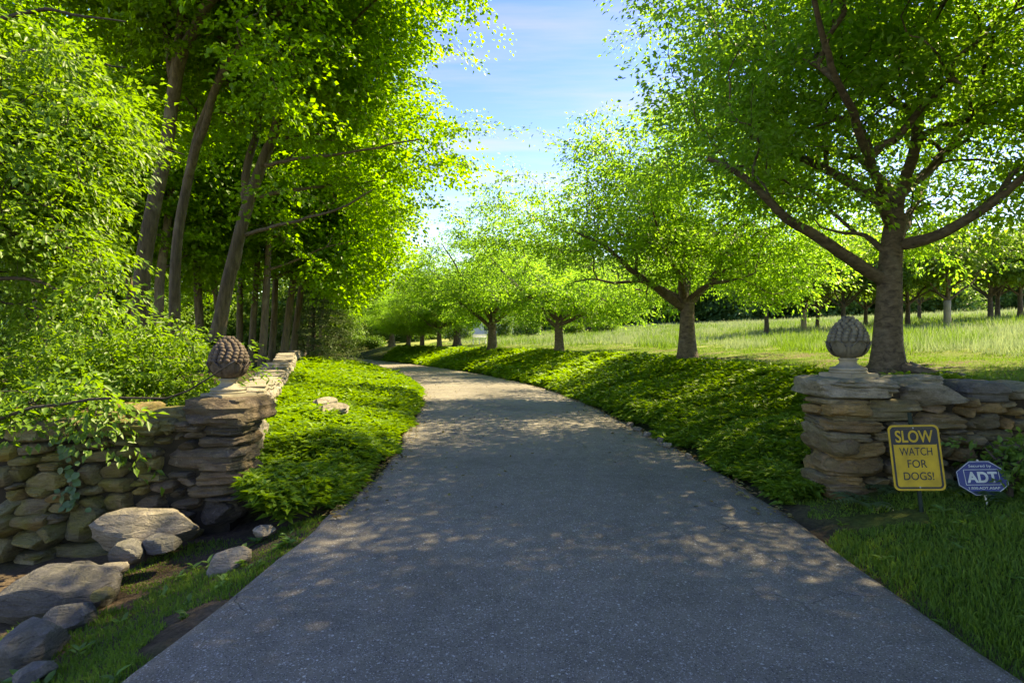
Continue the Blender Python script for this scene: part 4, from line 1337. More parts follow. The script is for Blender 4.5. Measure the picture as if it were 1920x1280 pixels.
tree2 = make_tree('zelkova_tree', T2, [(0, 0, 0), (0, 0, 0.5), (0.0, 0, 1.0), (0.02, 0, 1.7)], limbs2, cl2,
                  dict(per=72, radius=0.52, leaf=0.09, aspect=0.5, hang=0.35), MAT['bark_zelkova'], MAT['leaf_zelkova'],
                  'second spreading tree of the row, root flare at the lawn edge', None, 2, 0.25, 0.16, 0.55, 14, 7, minz=1.2)

def rand_limbs(rg, n, z0, z1, length, elev=(0.35, 0.9), r=0.09):
    out = []
    for k in range(n):
        a = 2 * math.pi * (k + rg.uniform(-0.25, 0.25)) / n
        e = rg.uniform(*elev)
        L = length * rg.uniform(0.8, 1.15)
        z = z0 + (z1 - z0) * rg.uniform(0, 1)
        pts = [np.array([0, 0, z])]
        p = pts[0].copy()
        for q in range(4):
            e2 = e + 0.12 * q * rg.uniform(-0.6, 1.2)
            a2 = a + rg.uniform(-0.25, 0.25)
            p = p + L / 4 * np.array([math.cos(a2) * math.cos(e2), math.sin(a2) * math.cos(e2), math.sin(e2)])
            pts.append(p.copy())
        out.append((pts, r, 0.018))
    return out

def zelkova(base, seed, label, n=700, per=42, leaf=0.13, rx=4.6, h=3.4, zc=3.5, low=2.2, r0=0.23, trunk_h=1.4, group=None, name='zelkova_tree', leafm='leaf_zelkova', rad=0.55):
    rg = np.random.default_rng(seed)
    cond = lambda p: (p[:, 2] > trunk_h - 0.2 + 0.55 * vnoise(p * 0.7, 3)) & ~((np.hypot(p[:, 0], p[:, 1]) < 1.2) & (p[:, 2] < trunk_h + 1.2))
    cl = env_points(n, (0, 0, zc), (rx, rx * 0.96, h), rg, 0.5, -0.12, 0.46, cond, low, seed)
    return make_tree(name, base, [(0, 0, 0), (0.02, 0, 0.5), (0.0, 0.02, trunk_h), (0.05, 0, trunk_h + 0.4)], rand_limbs(rg, 6, trunk_h - 0.2, trunk_h + 0.3, rx * 0.85, r=r0 * 0.42), cl,
                     dict(per=per, radius=rad, leaf=leaf, aspect=0.5, hang=0.35), MAT['bark_zelkova'], MAT[leafm], label, group, seed, r0, r0 * 0.62, 0.5, 12, 0, minz=trunk_h - 0.3)

b3 = np.array([2.05, 25.0, gz(2.05, 25) - 0.05])
tree3 = zelkova(b3, 303, 'third spreading tree of the row, right of the white rail', 820, 60, 0.11, 5.3, 4.2, 3.5, 2.5, 0.23, 1.35)
b4 = np.array([-1.15, 32.5, gz(-1.15, 32.5) - 0.05])
tree4 = zelkova(b4, 404, 'fourth spreading tree of the row with low forked limbs', 900, 60, 0.12, 6.0, 5.2, 4.1, 2.9, 0.30, 1.6)
for (px, dep, s, rz, lab) in [(857, 44, 1.05, 1.0, 'fifth tree of the row, straight trunk beyond the fourth'), (824, 42, 0.92, 2.1, 'sixth tree of the row, low fork left of the straight trunk'),
                              (792, 46, 0.9, 3.3, 'slim forked tree left of the sixth tree above the bank'), (766, 49, 0.92, 4.1, 'multi limbed tree above the far bend of the drive'), (735, 55, 1.0, 5.2, 'last tree of the row where the drive disappears')]:
    x = (px - 960) / FPX * dep
    copy_tree(tree3 if int(rz * 10) % 2 else tree4, (x, dep, gz(x, dep) - 0.05), rz, s, lab, 'row of spreading trees along the right bank')
for t in (tree1, tree2, tree3, tree4):
    t['group'] = 'row of spreading trees along the right bank'
# the row goes on past the camera on the right; these shade the near drive
for (x, y, s, rz, lab) in [(11.8, 0.6, 1.02, 2.2, 'spreading tree of the row beside the camera, to the right'), (9.4, -2.6, 1.15, 0.7, 'spreading tree of the row behind the camera, to the right'), (17.5, -3.0, 1.25, 4.0, 'spreading tree well to the right of the camera')]:
    copy_tree(tree1, (x, y, gz(x, y) - 0.1), rz, (s, s, s * 1.32), lab, 'row of spreading trees along the right bank')
copy_tree(tree1, (13.2, 6.2, gz(13.2, 6.2) - 0.1), 1.1, (1.15, 1.15, 1.5), 'spreading tree right of the nearest one, beyond the frame edge', 'row of spreading trees along the right bank')

# ---- orchard of young trees in the meadow
rgO = np.random.default_rng(77)
orch = None
orchard = [(1437, 30, 0.95, 'young meadow tree with bare dark trunk right of the second row tree'), (1507, 31, 0.9, 'young meadow tree with pale split trunk left of the right finial'), (1533, 34, 0.9, 'young meadow tree with slim trunk beside the pale split one'),
           (1582, 29, 1.0, 'young meadow tree straight behind the right finial'), (1624, 32, 0.9, 'young meadow tree just left of the nearest trunk'), (1703, 28, 0.95, 'young meadow tree just right of the nearest trunk'), (1724, 36, 0.9, 'small far meadow tree with thin trunk right of the nearest trunk'),
           (1776, 26, 1.05, 'young meadow tree with pale sleeved trunk'), (1857, 30, 1.05, 'dark trunked meadow tree paired with a leaning pale one'), (1871, 31, 1.0, 'leaning pale meadow tree paired with a dark trunked one'), (1912, 30, 1.05, 'rightmost young meadow tree at the frame edge')]
for k, (px, dep, s, lab) in enumerate(orchard):
    x = (px - 960) / FPX * dep
    loc = (x, dep, gz(x, dep) - 0.05)
    if orch is None:
        orch = zelkova(np.array(loc), 515, lab, 300, 36, 0.17, 2.7, 2.0, 3.0, 1.5, 0.13, 1.3, 'young trees standing in the meadow', 'orchard_tree', 'leaf_bright', 0.5)
    else:
        copy_tree(orch, loc, rgO.uniform(0, 6.28), s, lab, 'young trees standing in the meadow')
for px, dep, lab in ((1507, 30.8, 'pale tree shelter tube round the trunk left of the right finial'), (1776, 25.8, 'pale tree shelter tube round the sleeved meadow tree')):
    x = (px - 960) / FPX * dep
    V, F = lathe([(0.15, 0.0), (0.135, 0.8), (0.145, 1.25), (0.13, 1.25), (0.125, 0.0)], 12)
    tag(obj('tree_shelter', make_mesh('tree_shelter', V, F, MAT['tube'], True), None, (x, dep, gz(x, dep))), lab, 'tree shelter', 'tree shelters')

# ---- tall maples of the left wood
SHX, SHY = SUNV.x / SUNV.z, SUNV.y / SUNV.z
def lit_bed(p, base, slack=0.4):
    """True for foliage whose shadow falls behind the low wall instead of on the sunlit bed."""
    w = p + np.asarray(base)
    xg, yg = w[:, 0] - SHX * (w[:, 2] - 0.4), w[:, 1] - SHY * (w[:, 2] - 0.4)
    return xg < wall_x(yg) + slack + 2.5 * smooth(14, 20, yg) + 0.5 * vnoise(w * 0.6, 77)

def wall_x(y):
    return np.interp(y, WL[:, 1], WL[:, 0])

def maple(base, seed, label, trunks, cen, rad, n=900, per=44, leaf=0.15, r0=0.26, group='tall maples left of the driveway', minz=4.0, cond=None, low=None, limbs=None, rr=0.7, hexa=False):
    rg = np.random.default_rng(seed)
    cl = env_points(n, cen, rad, rg, 0.42, -0.3, 0.3, lambda p: cond(p) & lit_bed(p, base), low, seed)
    return make_tree('maple_tree', base, trunks[0], (limbs or []) + [(t, r0 * 0.72, 0.05) for t in trunks[1:]], cl,
                     dict(per=per, radius=rr, leaf=leaf, aspect=0.85, hexa=hexa, hang=0.25, droop=0.28, flat=0.07, up_noise=0.42), MAT['bark_maple'], MAT['leaf_maple'], label, group, seed, r0, 0.06, 0.35, 12, 0, 0.005, 0.25, minz)

mb = np.array([-7.55, 14.6, gz(-7.55, 14.6) - 0.1])
dm = 14.6
def mp(pts, b=mb, d=dm):
    return [at(px, py, d + dy) - b for px, py, dy in pts]
mlimbs = [(mp([(462, 440, 0), (560, 418, -0.8), (640, 400, -1.5), (700, 370, -2.2)]), 0.055, 0.015), (mp([(478, 370, 0), (560, 355, 0.6), (650, 345, 1.2), (740, 330, 1.7)]), 0.055, 0.015),
          (mp([(492, 310, 0), (570, 300, -1.0), (680, 290, -2.2), (790, 270, -3.0)]), 0.05, 0.015), (mp([(505, 260, 0), (600, 250, 1.0), (700, 200, 2.0), (800, 150, 2.6)]), 0.05, 0.015), (mp([(512, 240, 0), (560, 150, -1), (640, 60, -2), (740, -40, -3)]), 0.06, 0.02)]
maple1 = maple(mb, 611, 'leaning twin stemmed maple behind the low stone wall', [
    mp([(404, 640, 0), (425, 540, 0), (455, 420, 0), (490, 310, 0), (520, 230, 0), (545, 100, 0), (560, -60, 0), (570, -260, 0)]),
    mp([(440, 500, 0), (462, 400, 0.3), (470, 320, 0.5), (492, 230, 0.8), (500, 100, 1.2), (490, -80, 1.5)])],
    (1.6, -0.3, 8.6), (5.9, 5.6, 6.6), 1150, 90, 0.098, 0.175, cond=lambda p: (p[:, 2] > 3.2 + 0.55 * np.maximum(0, 1.5 - p[:, 0])) & ~((p[:, 0] < 0.5) & (p[:, 2] < 6.5)) & ~((p[:, 1] < 0.4) & (p[:, 0] < 2.3) & (p[:, 2] < 7.2)), low=6.2, limbs=mlimbs)
mb2 = np.array([-8.1, 12.4, gz(-8.1, 12.4) - 0.1])
mp2 = lambda pts: [at(px, py, 12.4 + dy) - mb2 for px, py, dy in pts]
maple2 = maple(mb2, 622, 'thick forked maple trunk rising from the foliage on the left', [
    mp2([(262, 640, 0), (268, 500, 0), (285, 400, 0), (310, 290, 0), (328, 150, 0), (345, 0, 0), (360, -200, 0), (380, -420, 0)]),
    mp2([(320, 200, 0), (345, 100, -0.4), (395, 10, -0.8), (470, -120, -1.4), (560, -260, -2)]),
    mp2([(326, 150, 0), (318, 50, 0.8), (300, -100, 1.6), (290, -260, 2)])],
    (2.2, -1.0, 9.8), (6.3, 5.0, 5.2), 1000, 90, 0.098, 0.175, minz=5.0, cond=lambda p: (p[:, 2] > 5.3 - 0.10 * p[:, 0]) & (p[:, 0] < 8.2) & ~((p[:, 0] < 3.2) & (p[:, 1] < 0.8) & (p[:, 2] < 8.6)), low=4.6)
mb3 = np.array([-7.3, 13.3, gz(-7.3, 13.3) - 0.1])
mp3 = lambda pts: [at(px, py, 13.3 + dy) - mb3 for px, py, dy in pts]
maple3 = maple(mb3, 633, 'slender maple stem bending right between the two thick ones', [
    mp3([(326, 640, 0), (332, 460, 0), (350, 350, 0), (372, 250, 0), (400, 180, 0), (430, 90, 0), (445, 30, 0), (470, -150, 0)]),
    mp3([(350, 340, 0), (385, 235, -0.5), (415, 150, -0.8), (470, 60, -1.2), (560, 0, -1.7)]),
    mp3([(436, 60, 0), (500, 20, -0.6), (570, 15, -1.2), (650, -20, -1.6)])],
    (0.5, 0.3, 9.5), (4.5, 4.5, 4.5), 520, 86, 0.098, 0.125, minz=4.5, cond=lambda p: (p[:, 2] > 5.5) & ~((p[:, 0] < 2.2) & (p[:, 1] < 0.5) & (p[:, 2] < 8.8)))

# a taller pole stage behind, as copies with their own stems
def pole_maple(base, seed, label, lean=0.08, h=13.0, r0=0.16, n=520, cen_z=9.0, rad=(4.2, 4.2, 5.0), minz=3.0, dirx=1.0, off=1.5, leaf=0.18):
    rg = np.random.default_rng(seed)
    tr = [(0, 0, 0), (lean * 0.25 * h, 0.1, h * 0.25), (lean * 0.5 * h + 0.1, -0.1, h * 0.5), (lean * 0.8 * h, 0.1, h * 0.78), (lean * h, 0, h)]
    lm = []
    for k in range(6):
        z = h * (0.3 + 0.09 * k); a = rg.uniform(-1.2, 1.2)
        x = lean * z
        lm.append([(x, 0, z), (x + 1.2 * math.cos(a), 1.2 * math.sin(a), z + 0.35), (x + 2.4 * math.cos(a), 2.4 * math.sin(a), z + 0.9), (x + 3.6 * math.cos(a), 3.6 * math.sin(a), z + 1.2)])
    cl = env_points(n, (off, 0, cen_z), rad, rg, 0.42, -0.3, 0.3, lambda p: (p[:, 2] > minz + 0.6 * np.maximum(0, 1 - p[:, 0])) & lit_bed(p, base), None, seed)
    return make_tree('maple_tree', base, tr, [(q, r0 * 0.35, 0.012) for q in lm], cl, dict(per=48, radius=0.75, leaf=leaf*0.85, aspect=0.85, hang=0.25, droop=0.28, flat=0.12, up_noise=0.45),
                     MAT['bark_maple'], MAT['leaf_maple'], label, 'tall maples left of the driveway', seed, r0, 0.05, 0.3, 10, 0, 0.005, 0.25, minz)
def base_at(px, dep):
    x = (px - 960) / FPX * dep
    return np.array([x, dep, gz(x, dep) - 0.1])
pole1 = pole_maple(base_at(490, 23.5), 711, 'straight pole maple, first of the dark trunks behind the low wall', 0.05, 14, 0.17, 640)
pole2 = pole_maple(base_at(528, 26.5), 722, 'leaning pole maple with side limbs over the low wall', 0.12, 13, 0.19, 700, 8.2, (5.2, 4.6, 5.4), 3.4, 1.0, 2.2)
for (px, dep, src, s, rz, lab) in [(470, 26, pole1, 0.95, 0.3, 'thin pole maple left of the dark trunks'), (508, 29, pole1, 1.05, -0.4, 'pole maple standing between the dark trunks'), (546, 31, pole2, 1.05, 0.25, 'pole maple at the right end of the dark trunks'),
                                   (450, 30, pole1, 1.1, 1.4, 'pole maple deep in shade behind the leaning twin stem'), (575, 40, pole2, 1.1, 0.1, 'pole maple behind the pale pine'), (380, 24, pole1, 1.1, 2.6, 'pole maple in shade behind the slender stem'),
                                   (300, 20, pole2, 1.0, 1.9, 'pole maple in shade left of the thick forked trunk'), (200, 22, pole1, 1.1, 4.0, 'pole maple hidden behind the left foliage'), (90, 19, pole2, 1.05, 2.8, 'pole maple at the far left of the wood'),
                                   (600, 52, pole1, 1.0, 0.9, 'maple at the left side of the far bend'), (420, 38, pole2, 1.15, 3.0, 'tall maple deep inside the left wood'), (240, 32, pole1, 1.2, 5.0, 'tall maple at the back of the left wood')]:
    copy_tree(src, base_at(px, dep), rz, s, lab, 'tall maples left of the driveway')

# ---- fine leaved tree in the left foreground
fb = np.array([-7.9, 7.3, gz(-7.9, 7.3) - 0.1])
rgF = np.random.default_rng(811)
def cF(p):
    w = p + fb
    px = 960 + w[:, 0] / w[:, 1] * FPX
    py = 640 - (w[:, 2] - EYE) / w[:, 1] * FPX
    edge = np.interp(py, [-300, 0, 65, 130, 195, 260, 345, 400, 450, 510, 560, 635, 700, 760], [150, 165, 215, 260, 350, 340, 285, 230, 285, 370, 365, 440, 370, 320])
    return (px < edge - 70 + 45 * vnoise(w * 0.9, 4)) & (w[:, 1] > 4.9)
clF = env_points(1450, (2.3, -0.2, 3.4), (3.7, 2.3, 4.2), rgF, 0.5, -0.3, 0.55, cF, 3.4, 88)
clH = np.array([at(a_, b_, c_) for a_, b_, c_ in zip(rgF.uniform(-60, 230, 34), rgF.uniform(725, 785, 34), rgF.uniform(4.9, 5.3, 34))]) - fb
clF = np.vstack([clF, clH])
hang_limb = [at(-60, 778, 4.95) - fb, at(60, 768, 4.9) - fb, at(160, 755, 4.85) - fb, at(260, 752, 4.85) - fb, at(345, 738, 4.85) - fb, at(430, 680, 4.9) - fb]
flimbs = [([np.array([0.1, 0, 1.2]), np.array([1.2, -0.8, 1.35])] + hang_limb, 0.035, 0.006)]
for k in range(9):
    z = 1.4 + 0.55 * k
    a = rgF.uniform(-0.5, 0.35)
    flimbs.append(([np.array([0.05, 0, z]), np.array([1.1 * math.cos(a), 1.1 * math.sin(a), z + 0.45]), np.array([2.4 * math.cos(a), 2.4 * math.sin(a), z + 0.55]), np.array([3.6 * math.cos(a), 3.6 * math.sin(a), z + 0.25])], 0.045, 0.008))
beech = make_tree('beech_tree', fb, [(0, 0, 0), (0.05, 0, 1.5), (0, 0.05, 3.2), (0.1, 0, 5), (0.2, 0, 7.5)], flimbs, clF,
                  dict(per=58, radius=0.34, leaf=0.07, aspect=0.5, flat=0.045, droop=0.3, up_noise=0.3, along=1.9, hang=0.3, lat=0.6, heading=(0.75, -0.3, -0.28)), MAT['bark_dark'], MAT['leaf_beech'],
                  'fine leaved tree with drooping sunlit branches filling the left edge', None, 81, 0.16, 0.05, 0.3, 10, 0, 0.003, 0.3, 1.0)
# sprays below, over the wall
def spray_shrub(name, base, cen, rad, n, seed, label, leaf=0.06, per=40, mat='leaf_beech', radius=0.28, aspect=0.45, stems=5, cond=None, cat='shrub', group=None, up=0.45, hexa=True):
    rg = np.random.default_rng(seed)
    cl = env_points(n, cen, rad, rg, 0.5, -0.5, 0.6, cond, None, seed)
    lm = []
    for k in range(stems):
        a = 2 * math.pi * k / stems + rg.uniform(-0.3, 0.3)
        e = np.array([cen[0] + 0.6 * rad[0] * math.cos(a), cen[1] + 0.6 * rad[1] * math.sin(a), cen[2] + rad[2] * rg.uniform(0, 0.6)])
        lm.append(([np.array([0, 0, 0.1]), e * 0.5 + np.array([0, 0, 0.12]), e], 0.02, 0.005))
    return make_tree(name, base, [(0, 0, -0.05), (0, 0, 0.1), (0.01, 0, 0.3)], lm, cl, dict(per=per, radius=radius, leaf=leaf, aspect=aspect, hexa=hexa, flat=0.06, droop=0.3, up_noise=up * 0.7, along=1.6, hang=0.3, lat=0.6),
                     MAT['bark_dark'], MAT[mat], label, group, seed, 0.03, 0.015, 0.1, 6, 0, 0.002, 0.3, 0.05, cat, 3)
sb = np.array([-4.5, 6.6, gz(-4.5, 6.6)])
spray_shrub('shrub', sb, (0.0, 0, 1.0), (1.35, 0.75, 0.6), 300, 821, 'feathery bright shrub leaning over the left wall behind the finial', 0.06, 40)
sb = np.array([-6.3, 6.0, gz(-6.3, 6.0)])
spray_shrub('shrub', sb, (0.3, 0, 0.95), (1.4, 0.7, 0.65), 260, 822, 'bright shrub behind the left wall at the frame edge', 0.06, 40)

# ---- pale pine beyond the low wall
def pine(base, h, rr, seed, label, n=420, group=None, low=0.5):
    rg = np.random.default_rng(seed)
    lm, cl = [], []
    z = low
    while z < h - 0.3:
        L = rr * (1 - (z / h) ** 1.3) + 0.15
        m = 5
        a0 = rg.uniform(0, 6)
        for k in range(m):
            a = a0 + 2 * math.pi * k / m + rg.uniform(-0.2, 0.2)
            d = np.array([math.cos(a), math.sin(a), 0])
            e = np.array([0, 0, z]) + d * L + np.array([0, 0, -0.12 * L])
            lm.append(([np.array([0, 0, z]), np.array([0, 0, z + 0.05 * L]) + d * L * 0.5, e], 0.025, 0.006))
            for q in np.linspace(0.35, 1.0, max(3, int(L / 0.35))):
                for sgn in (-1, 1):
                    cl.append(np.array([0, 0, z - 0.1 * L * q]) + d * L * q + sgn * np.array([-d[1], d[0], 0]) * 0.22 * L * (1.1 - q) + rg.normal(0, 0.06, 3))
        z += 0.55
    return make_tree('pine_tree', base, [(0, 0, 0), (0, 0.02, h * 0.5), (0.03, 0, h)], lm, np.array(cl), dict(per=34, radius=0.3, leaf=0.17, aspect=0.11, flat=0.25, droop=0.2, up_noise=0.9, along=1.2, hang=0.1),
                     MAT['bark_dark'], MAT['needle'], label, group, seed, 0.13, 0.02, 0.2, 8, 0, 0.003, 0.3, 0.3, 'tree', 3)
pine(base_at(588, 33), 6.2, 2.6, 901, 'pale green pine behind the end of the low wall')

# ---- woods far behind and round the bend
def far_tree(seed, label, base, h, rx, n, leafm, name='wood_tree', leaf=0.42, group=None):
    rg = np.random.default_rng(seed)
    cl = env_points(n, (0, 0, h * 0.34), (rx, rx, h * 0.66), rg, 0.45, -0.4, 0.25, lambda p: p[:, 2] > 0.1, h * 0.55, seed)
    return make_tree(name, base, [(0, 0, 0), (0.1, 0, h * 0.3), (0, 0.1, h * 0.6), (0.1, 0, h * 0.9)], rand_limbs(rg, 5, h * 0.2, h * 0.45, rx * 0.7, r=0.1), cl,
                     dict(per=26, radius=0.95, leaf=leaf, aspect=0.7, flat=0.22, up_noise=0.6), MAT['bark_dark'], MAT[leafm], label, group, seed, 0.3, 0.08, 0.3, 8, 0, 0.006, 0.25, h * 0.15, 'tree', 3)
G1 = 'dark wood beyond the meadow'
G2 = 'bright trees round the far bend'
fx = lambda px, dep: (px - 960) / FPX * dep
first = None
rgW = np.random.default_rng(99)
for k, px in enumerate(np.linspace(985, 2350, 30)):
    dep = 80 + 6 * rgW.uniform(-1, 1) + 12 * (k % 2)
    x = fx(px, dep); loc = np.array([x, dep, gz(x, dep) - 0.3])
    lab = 'dark tree in the wood beyond the meadow'
    if first is None:
        first = far_tree(1001, lab, loc, 14, 6.2, 620, 'leaf_far', group=G1)
    else:
        copy_tree(first, loc, rgW.uniform(0, 6.28), rgW.uniform(0.8, 1.25), lab, G1)
fb1 = None
for k, (px, dep, s) in enumerate([(640, 60, 0.55), (665, 68, 0.62), (690, 78, 0.7), (615, 66, 0.75), (590, 58, 0.6), (720, 86, 0.8), (560, 62, 0.85), (520, 56, 0.8), (745, 70, 0.55), (775, 66, 0.5), (805, 72, 0.55), (838, 84, 0.6), (872, 92, 0.7), (905, 92, 0.65), (940, 90, 0.6), (965, 96, 0.7), (760, 84, 0.8), (470, 60, 0.9), (400, 54, 0.9), (330, 50, 0.9), (240, 46, 0.9), (120, 44, 0.95), (0, 42, 0.95)]):
    x = fx(px, dep); loc = np.array([x, dep, gz(x, dep) - 0.3])
    lab = 'bright leafy tree closing the view round the far bend'
    if fb1 is None:
        fb1 = far_tree(1002, lab, loc, 14, 5.4, 560, 'leaf_bright', group=G2, leaf=0.32)
        fb1.scale = (s, s, s)
    else:
        copy_tree(fb1, loc, rgW.uniform(0, 6.28), s, lab, G2)

# hedge and shrubs in the distance
def hedge(px0, px1, dep, hgt, label, seed, mat='leaf_bright', dz=0.0, group=None):
    rg = np.random.default_rng(seed)
    x0, x1 = fx(px0, dep), fx(px1, dep)
    xm = (x0 + x1) / 2
    base = np.array([xm, dep, gz(xm, dep) + dz])
    cl = np.stack([rg.uniform(x0 - xm, x1 - xm, 160), rg.uniform(-0.6, 0.6, 160), rg.uniform(0.1, hgt, 160)], -1)
    return make_tree('hedge', base, [(0, 0, -0.1), (0, 0, hgt * 0.4)], [], cl, dict(per=26, radius=0.3, leaf=0.16, aspect=0.6, flat=0.5, up_noise=0.8), MAT['bark_dark'], MAT[mat], label, group, seed, 0.05, 0.03, 0.1, 6, 0, 0.003, 0.3, -1, 'hedge', 3)
hedge(668, 716, 58, 1.0, 'low clipped hedge where the drive disappears', 1101)
hedge(1062, 1091, 56, 1.0, 'rounded hedge left of the dark stone pier', 1102)
hedge(1112, 1152, 57, 1.0, 'white flecked hedge right of the dark stone pier', 1103)
hedge(965, 1010, 60, 1.6, 'dark rounded bush beside the far gable', 1104, 'leaf_far')

hedge(836, 884, 60, 1.9, 'loose bright shrubs in front of the far house', 1105)
hedge(912, 958, 62, 2.3, 'loose bright shrubs under the far gable', 1106)

# stone pier in the meadow edge
x = fx(1102, 57)
spier = thing('stone_pier', (x, 57, gz(x, 57)), 'dark square stone pier between two hedges at the meadow edge', 'pier')
for r in range(4):
    for k in range(2):
        stone_at(spier, (x - 0.25 + 0.5 * k, 57, gz(x, 57) + 0.2 + 0.36 * r), (0.52, 0.7, 0.38), 'stone_pillar', rng)
stone_at(spier, (x, 57, gz(x, 57) + 1.62), (1.1, 0.9, 0.16), 'stone_pillar', rng, 'slab', 'capstone')

# far house, mostly behind the trees
def house():
    dep = 74
    x0, x1 = fx(832, dep), fx(963, dep)
    xm = (x0 + x1) / 2
    w = x1 - x0
    zb = gz(xm, dep) - 0.2
    h = thing('house', (xm, dep, zb), 'pale house glimpsed between the row trees, right gable showing', 'house')
    H = 2.6
    bm = bmesh.new()
    add_box(bm, (0, 3, H / 2), (w, 6, H))
    bm_obj('wall', bm, MAT['house_wall'], h)
    # gabled roof, ridge along the view
    for sgn in (-1, 1):
        bm = bmesh.new()
        pts = [(sgn * (w / 2 + 0.3), -0.4, H - 0.12), (sgn * (w / 2 + 0.3), 6.4, H - 0.12), (0, 6.4, H + 2.3), (0, -0.4, H + 2.3)]
        vv = [bm.verts.new(p) for p in pts] + [bm.verts.new((p[0], p[1], p[2] + 0.16)) for p in pts]
        for f in ((0, 1, 2, 3), (7, 6, 5, 4), (0, 4, 5, 1), (1, 5, 6, 2), (2, 6, 7, 3), (3, 7, 4, 0)):
            bm.faces.new([vv[i] for i in f])
        bmesh.ops.recalc_face_normals(bm, faces=bm.faces[:])
        bm_obj('roof', bm, MAT['house_roof'], h)
    bm = bmesh.new()
    vv = [bm.verts.new(p) for p in ((-w / 2, 0.003, H), (w / 2, 0.003, H), (0, 0.003, H + 2.2), (-w / 2, 5.99, H), (w / 2, 5.99, H), (0, 5.99, H + 2.2))]
    bm.faces.new(vv[:3]); bm.faces.new(vv[3:][::-1])
    bm_obj('gable', bm, MAT['house_wall'], h)
    for k in (-3, -1, 1, 3):
        bm = bmesh.new(); add_box(bm, (0, 0, 0), (0.95, 0.1, 1.25))
        wdw = bm_obj('window', bm, MAT['white_paint'], h, (k * w / 8.5, -0.02, 1.5))
        bm = bmesh.new(); add_box(bm, (0, 0, 0), (0.78, 0.06, 1.08))
        bm_obj('pane', bm, MAT['glass'], wdw, (0, -0.04, 0))
house()
# white rail by the fourth tree
dep = 46
x0, x1 = fx(886, dep), fx(912, dep)
xm = (x0 + x1) / 2
rail = thing('white_bench', (xm, dep, gz(xm, dep)), 'white painted bench beside the trunk of the fourth tree', 'bench')
W = x1 - x0
for nm, c, s in [('seat', (0, 0, 0.42), (W, 0.45, 0.05)), ('backrest', (0, 0.22, 0.68), (W, 0.04, 0.28)), ('leg', (-W / 2 + 0.06, 0, 0.2), (0.07, 0.42, 0.4)), ('leg', (W / 2 - 0.06, 0, 0.2), (0.07, 0.42, 0.4)), ('leg', (0.0, 0, 0.2), (0.07, 0.42, 0.4))]:
    bm = bmesh.new(); add_box(bm, (0, 0, 0), s)
    bm_obj(nm, bm, MAT['white_paint'], rail, c)

# ------------------------------------------------------------------ ground cover and grass
def scatter(n, x0, x1, y0, y1, rg, keep, dref=6.0):
    """Points on the ground, thinning with the square of the distance; returns x, y, z, s."""
    X, Y = [], []
    tot = 0
    while tot < n:
        x = rg.uniform(x0, x1, n); y = rg.uniform(y0, y1, n)
        dist = np.maximum(np.hypot(x, y), dref)
        k = rg.uniform(0, 1, n) < (dref / dist) ** 1.7
        k &= np.abs(x) < (np.maximum(y, 0.0) * 1.08 + 1.6)
        x, y = x[k], y[k]
        s = road_coord(x, y)
        k = keep(x, y, s, np.abs(s) - HALF)
        X.append(x[k]); Y.append(y[k]); tot += int(k.sum())
        if tot == 0 and len(X) > 20:
            break
    x, y = np.concatenate(X)[:n], np.concatenate(Y)[:n]
    return x, y, ground_z(x, y)

def patch(x, y, sc, seed):
    return vnoise(np.stack([x * sc, y * sc, x * 0], -1), seed) + 0.5 * vnoise(np.stack([x * sc * 2.7, y * sc * 2.7, x * 0], -1), seed + 1)

def rosettes(x, y, z, rg, size, leaves=8, hexa=False):
    n = len(x)
    idx = np.repeat(np.arange(n), leaves)
    k = np.tile(np.arange(leaves), n)
    m = len(idx)
    ph = rg.uniform(0, 6.28, n)[idx]
    a = ph + k * 2.4 + rg.normal(0, 0.2, m)
    tier = k / leaves
    el = 0.05 + 0.55 * tier + rg.normal(0, 0.15, m)
    D = np.stack([np.cos(a) * np.cos(el), np.sin(a) * np.cos(el), np.sin(el)], -1)
    tilt = rg.normal(0, 0.22, (n, 3))[idx]
    Nn = np.stack([-np.cos(a) * np.sin(el), -np.sin(a) * np.sin(el), np.cos(el)], -1) + tilt
    P = np.stack([x[idx], y[idx], z[idx]], -1) + np.stack([np.zeros(m), np.zeros(m), (tier - 0.5) * 0.25 * size[idx]], -1) + D * size[idx][:, None] * 0.08
    L = size[idx] * (1.0 - 0.3 * tier) * rg.uniform(0.75, 1.15, m)
    V, F, per = leaf_cards(P, D, Nn, L, 0.46, hexa, 0.08, 0.22)
    rnd = np.clip(0.5 * rg.uniform(0, 1, n)[idx] + 0.35 * tier + 0.2 * rg.uniform(0, 1, m), 0, 1)
    return V, F, np.repeat(rnd, per)

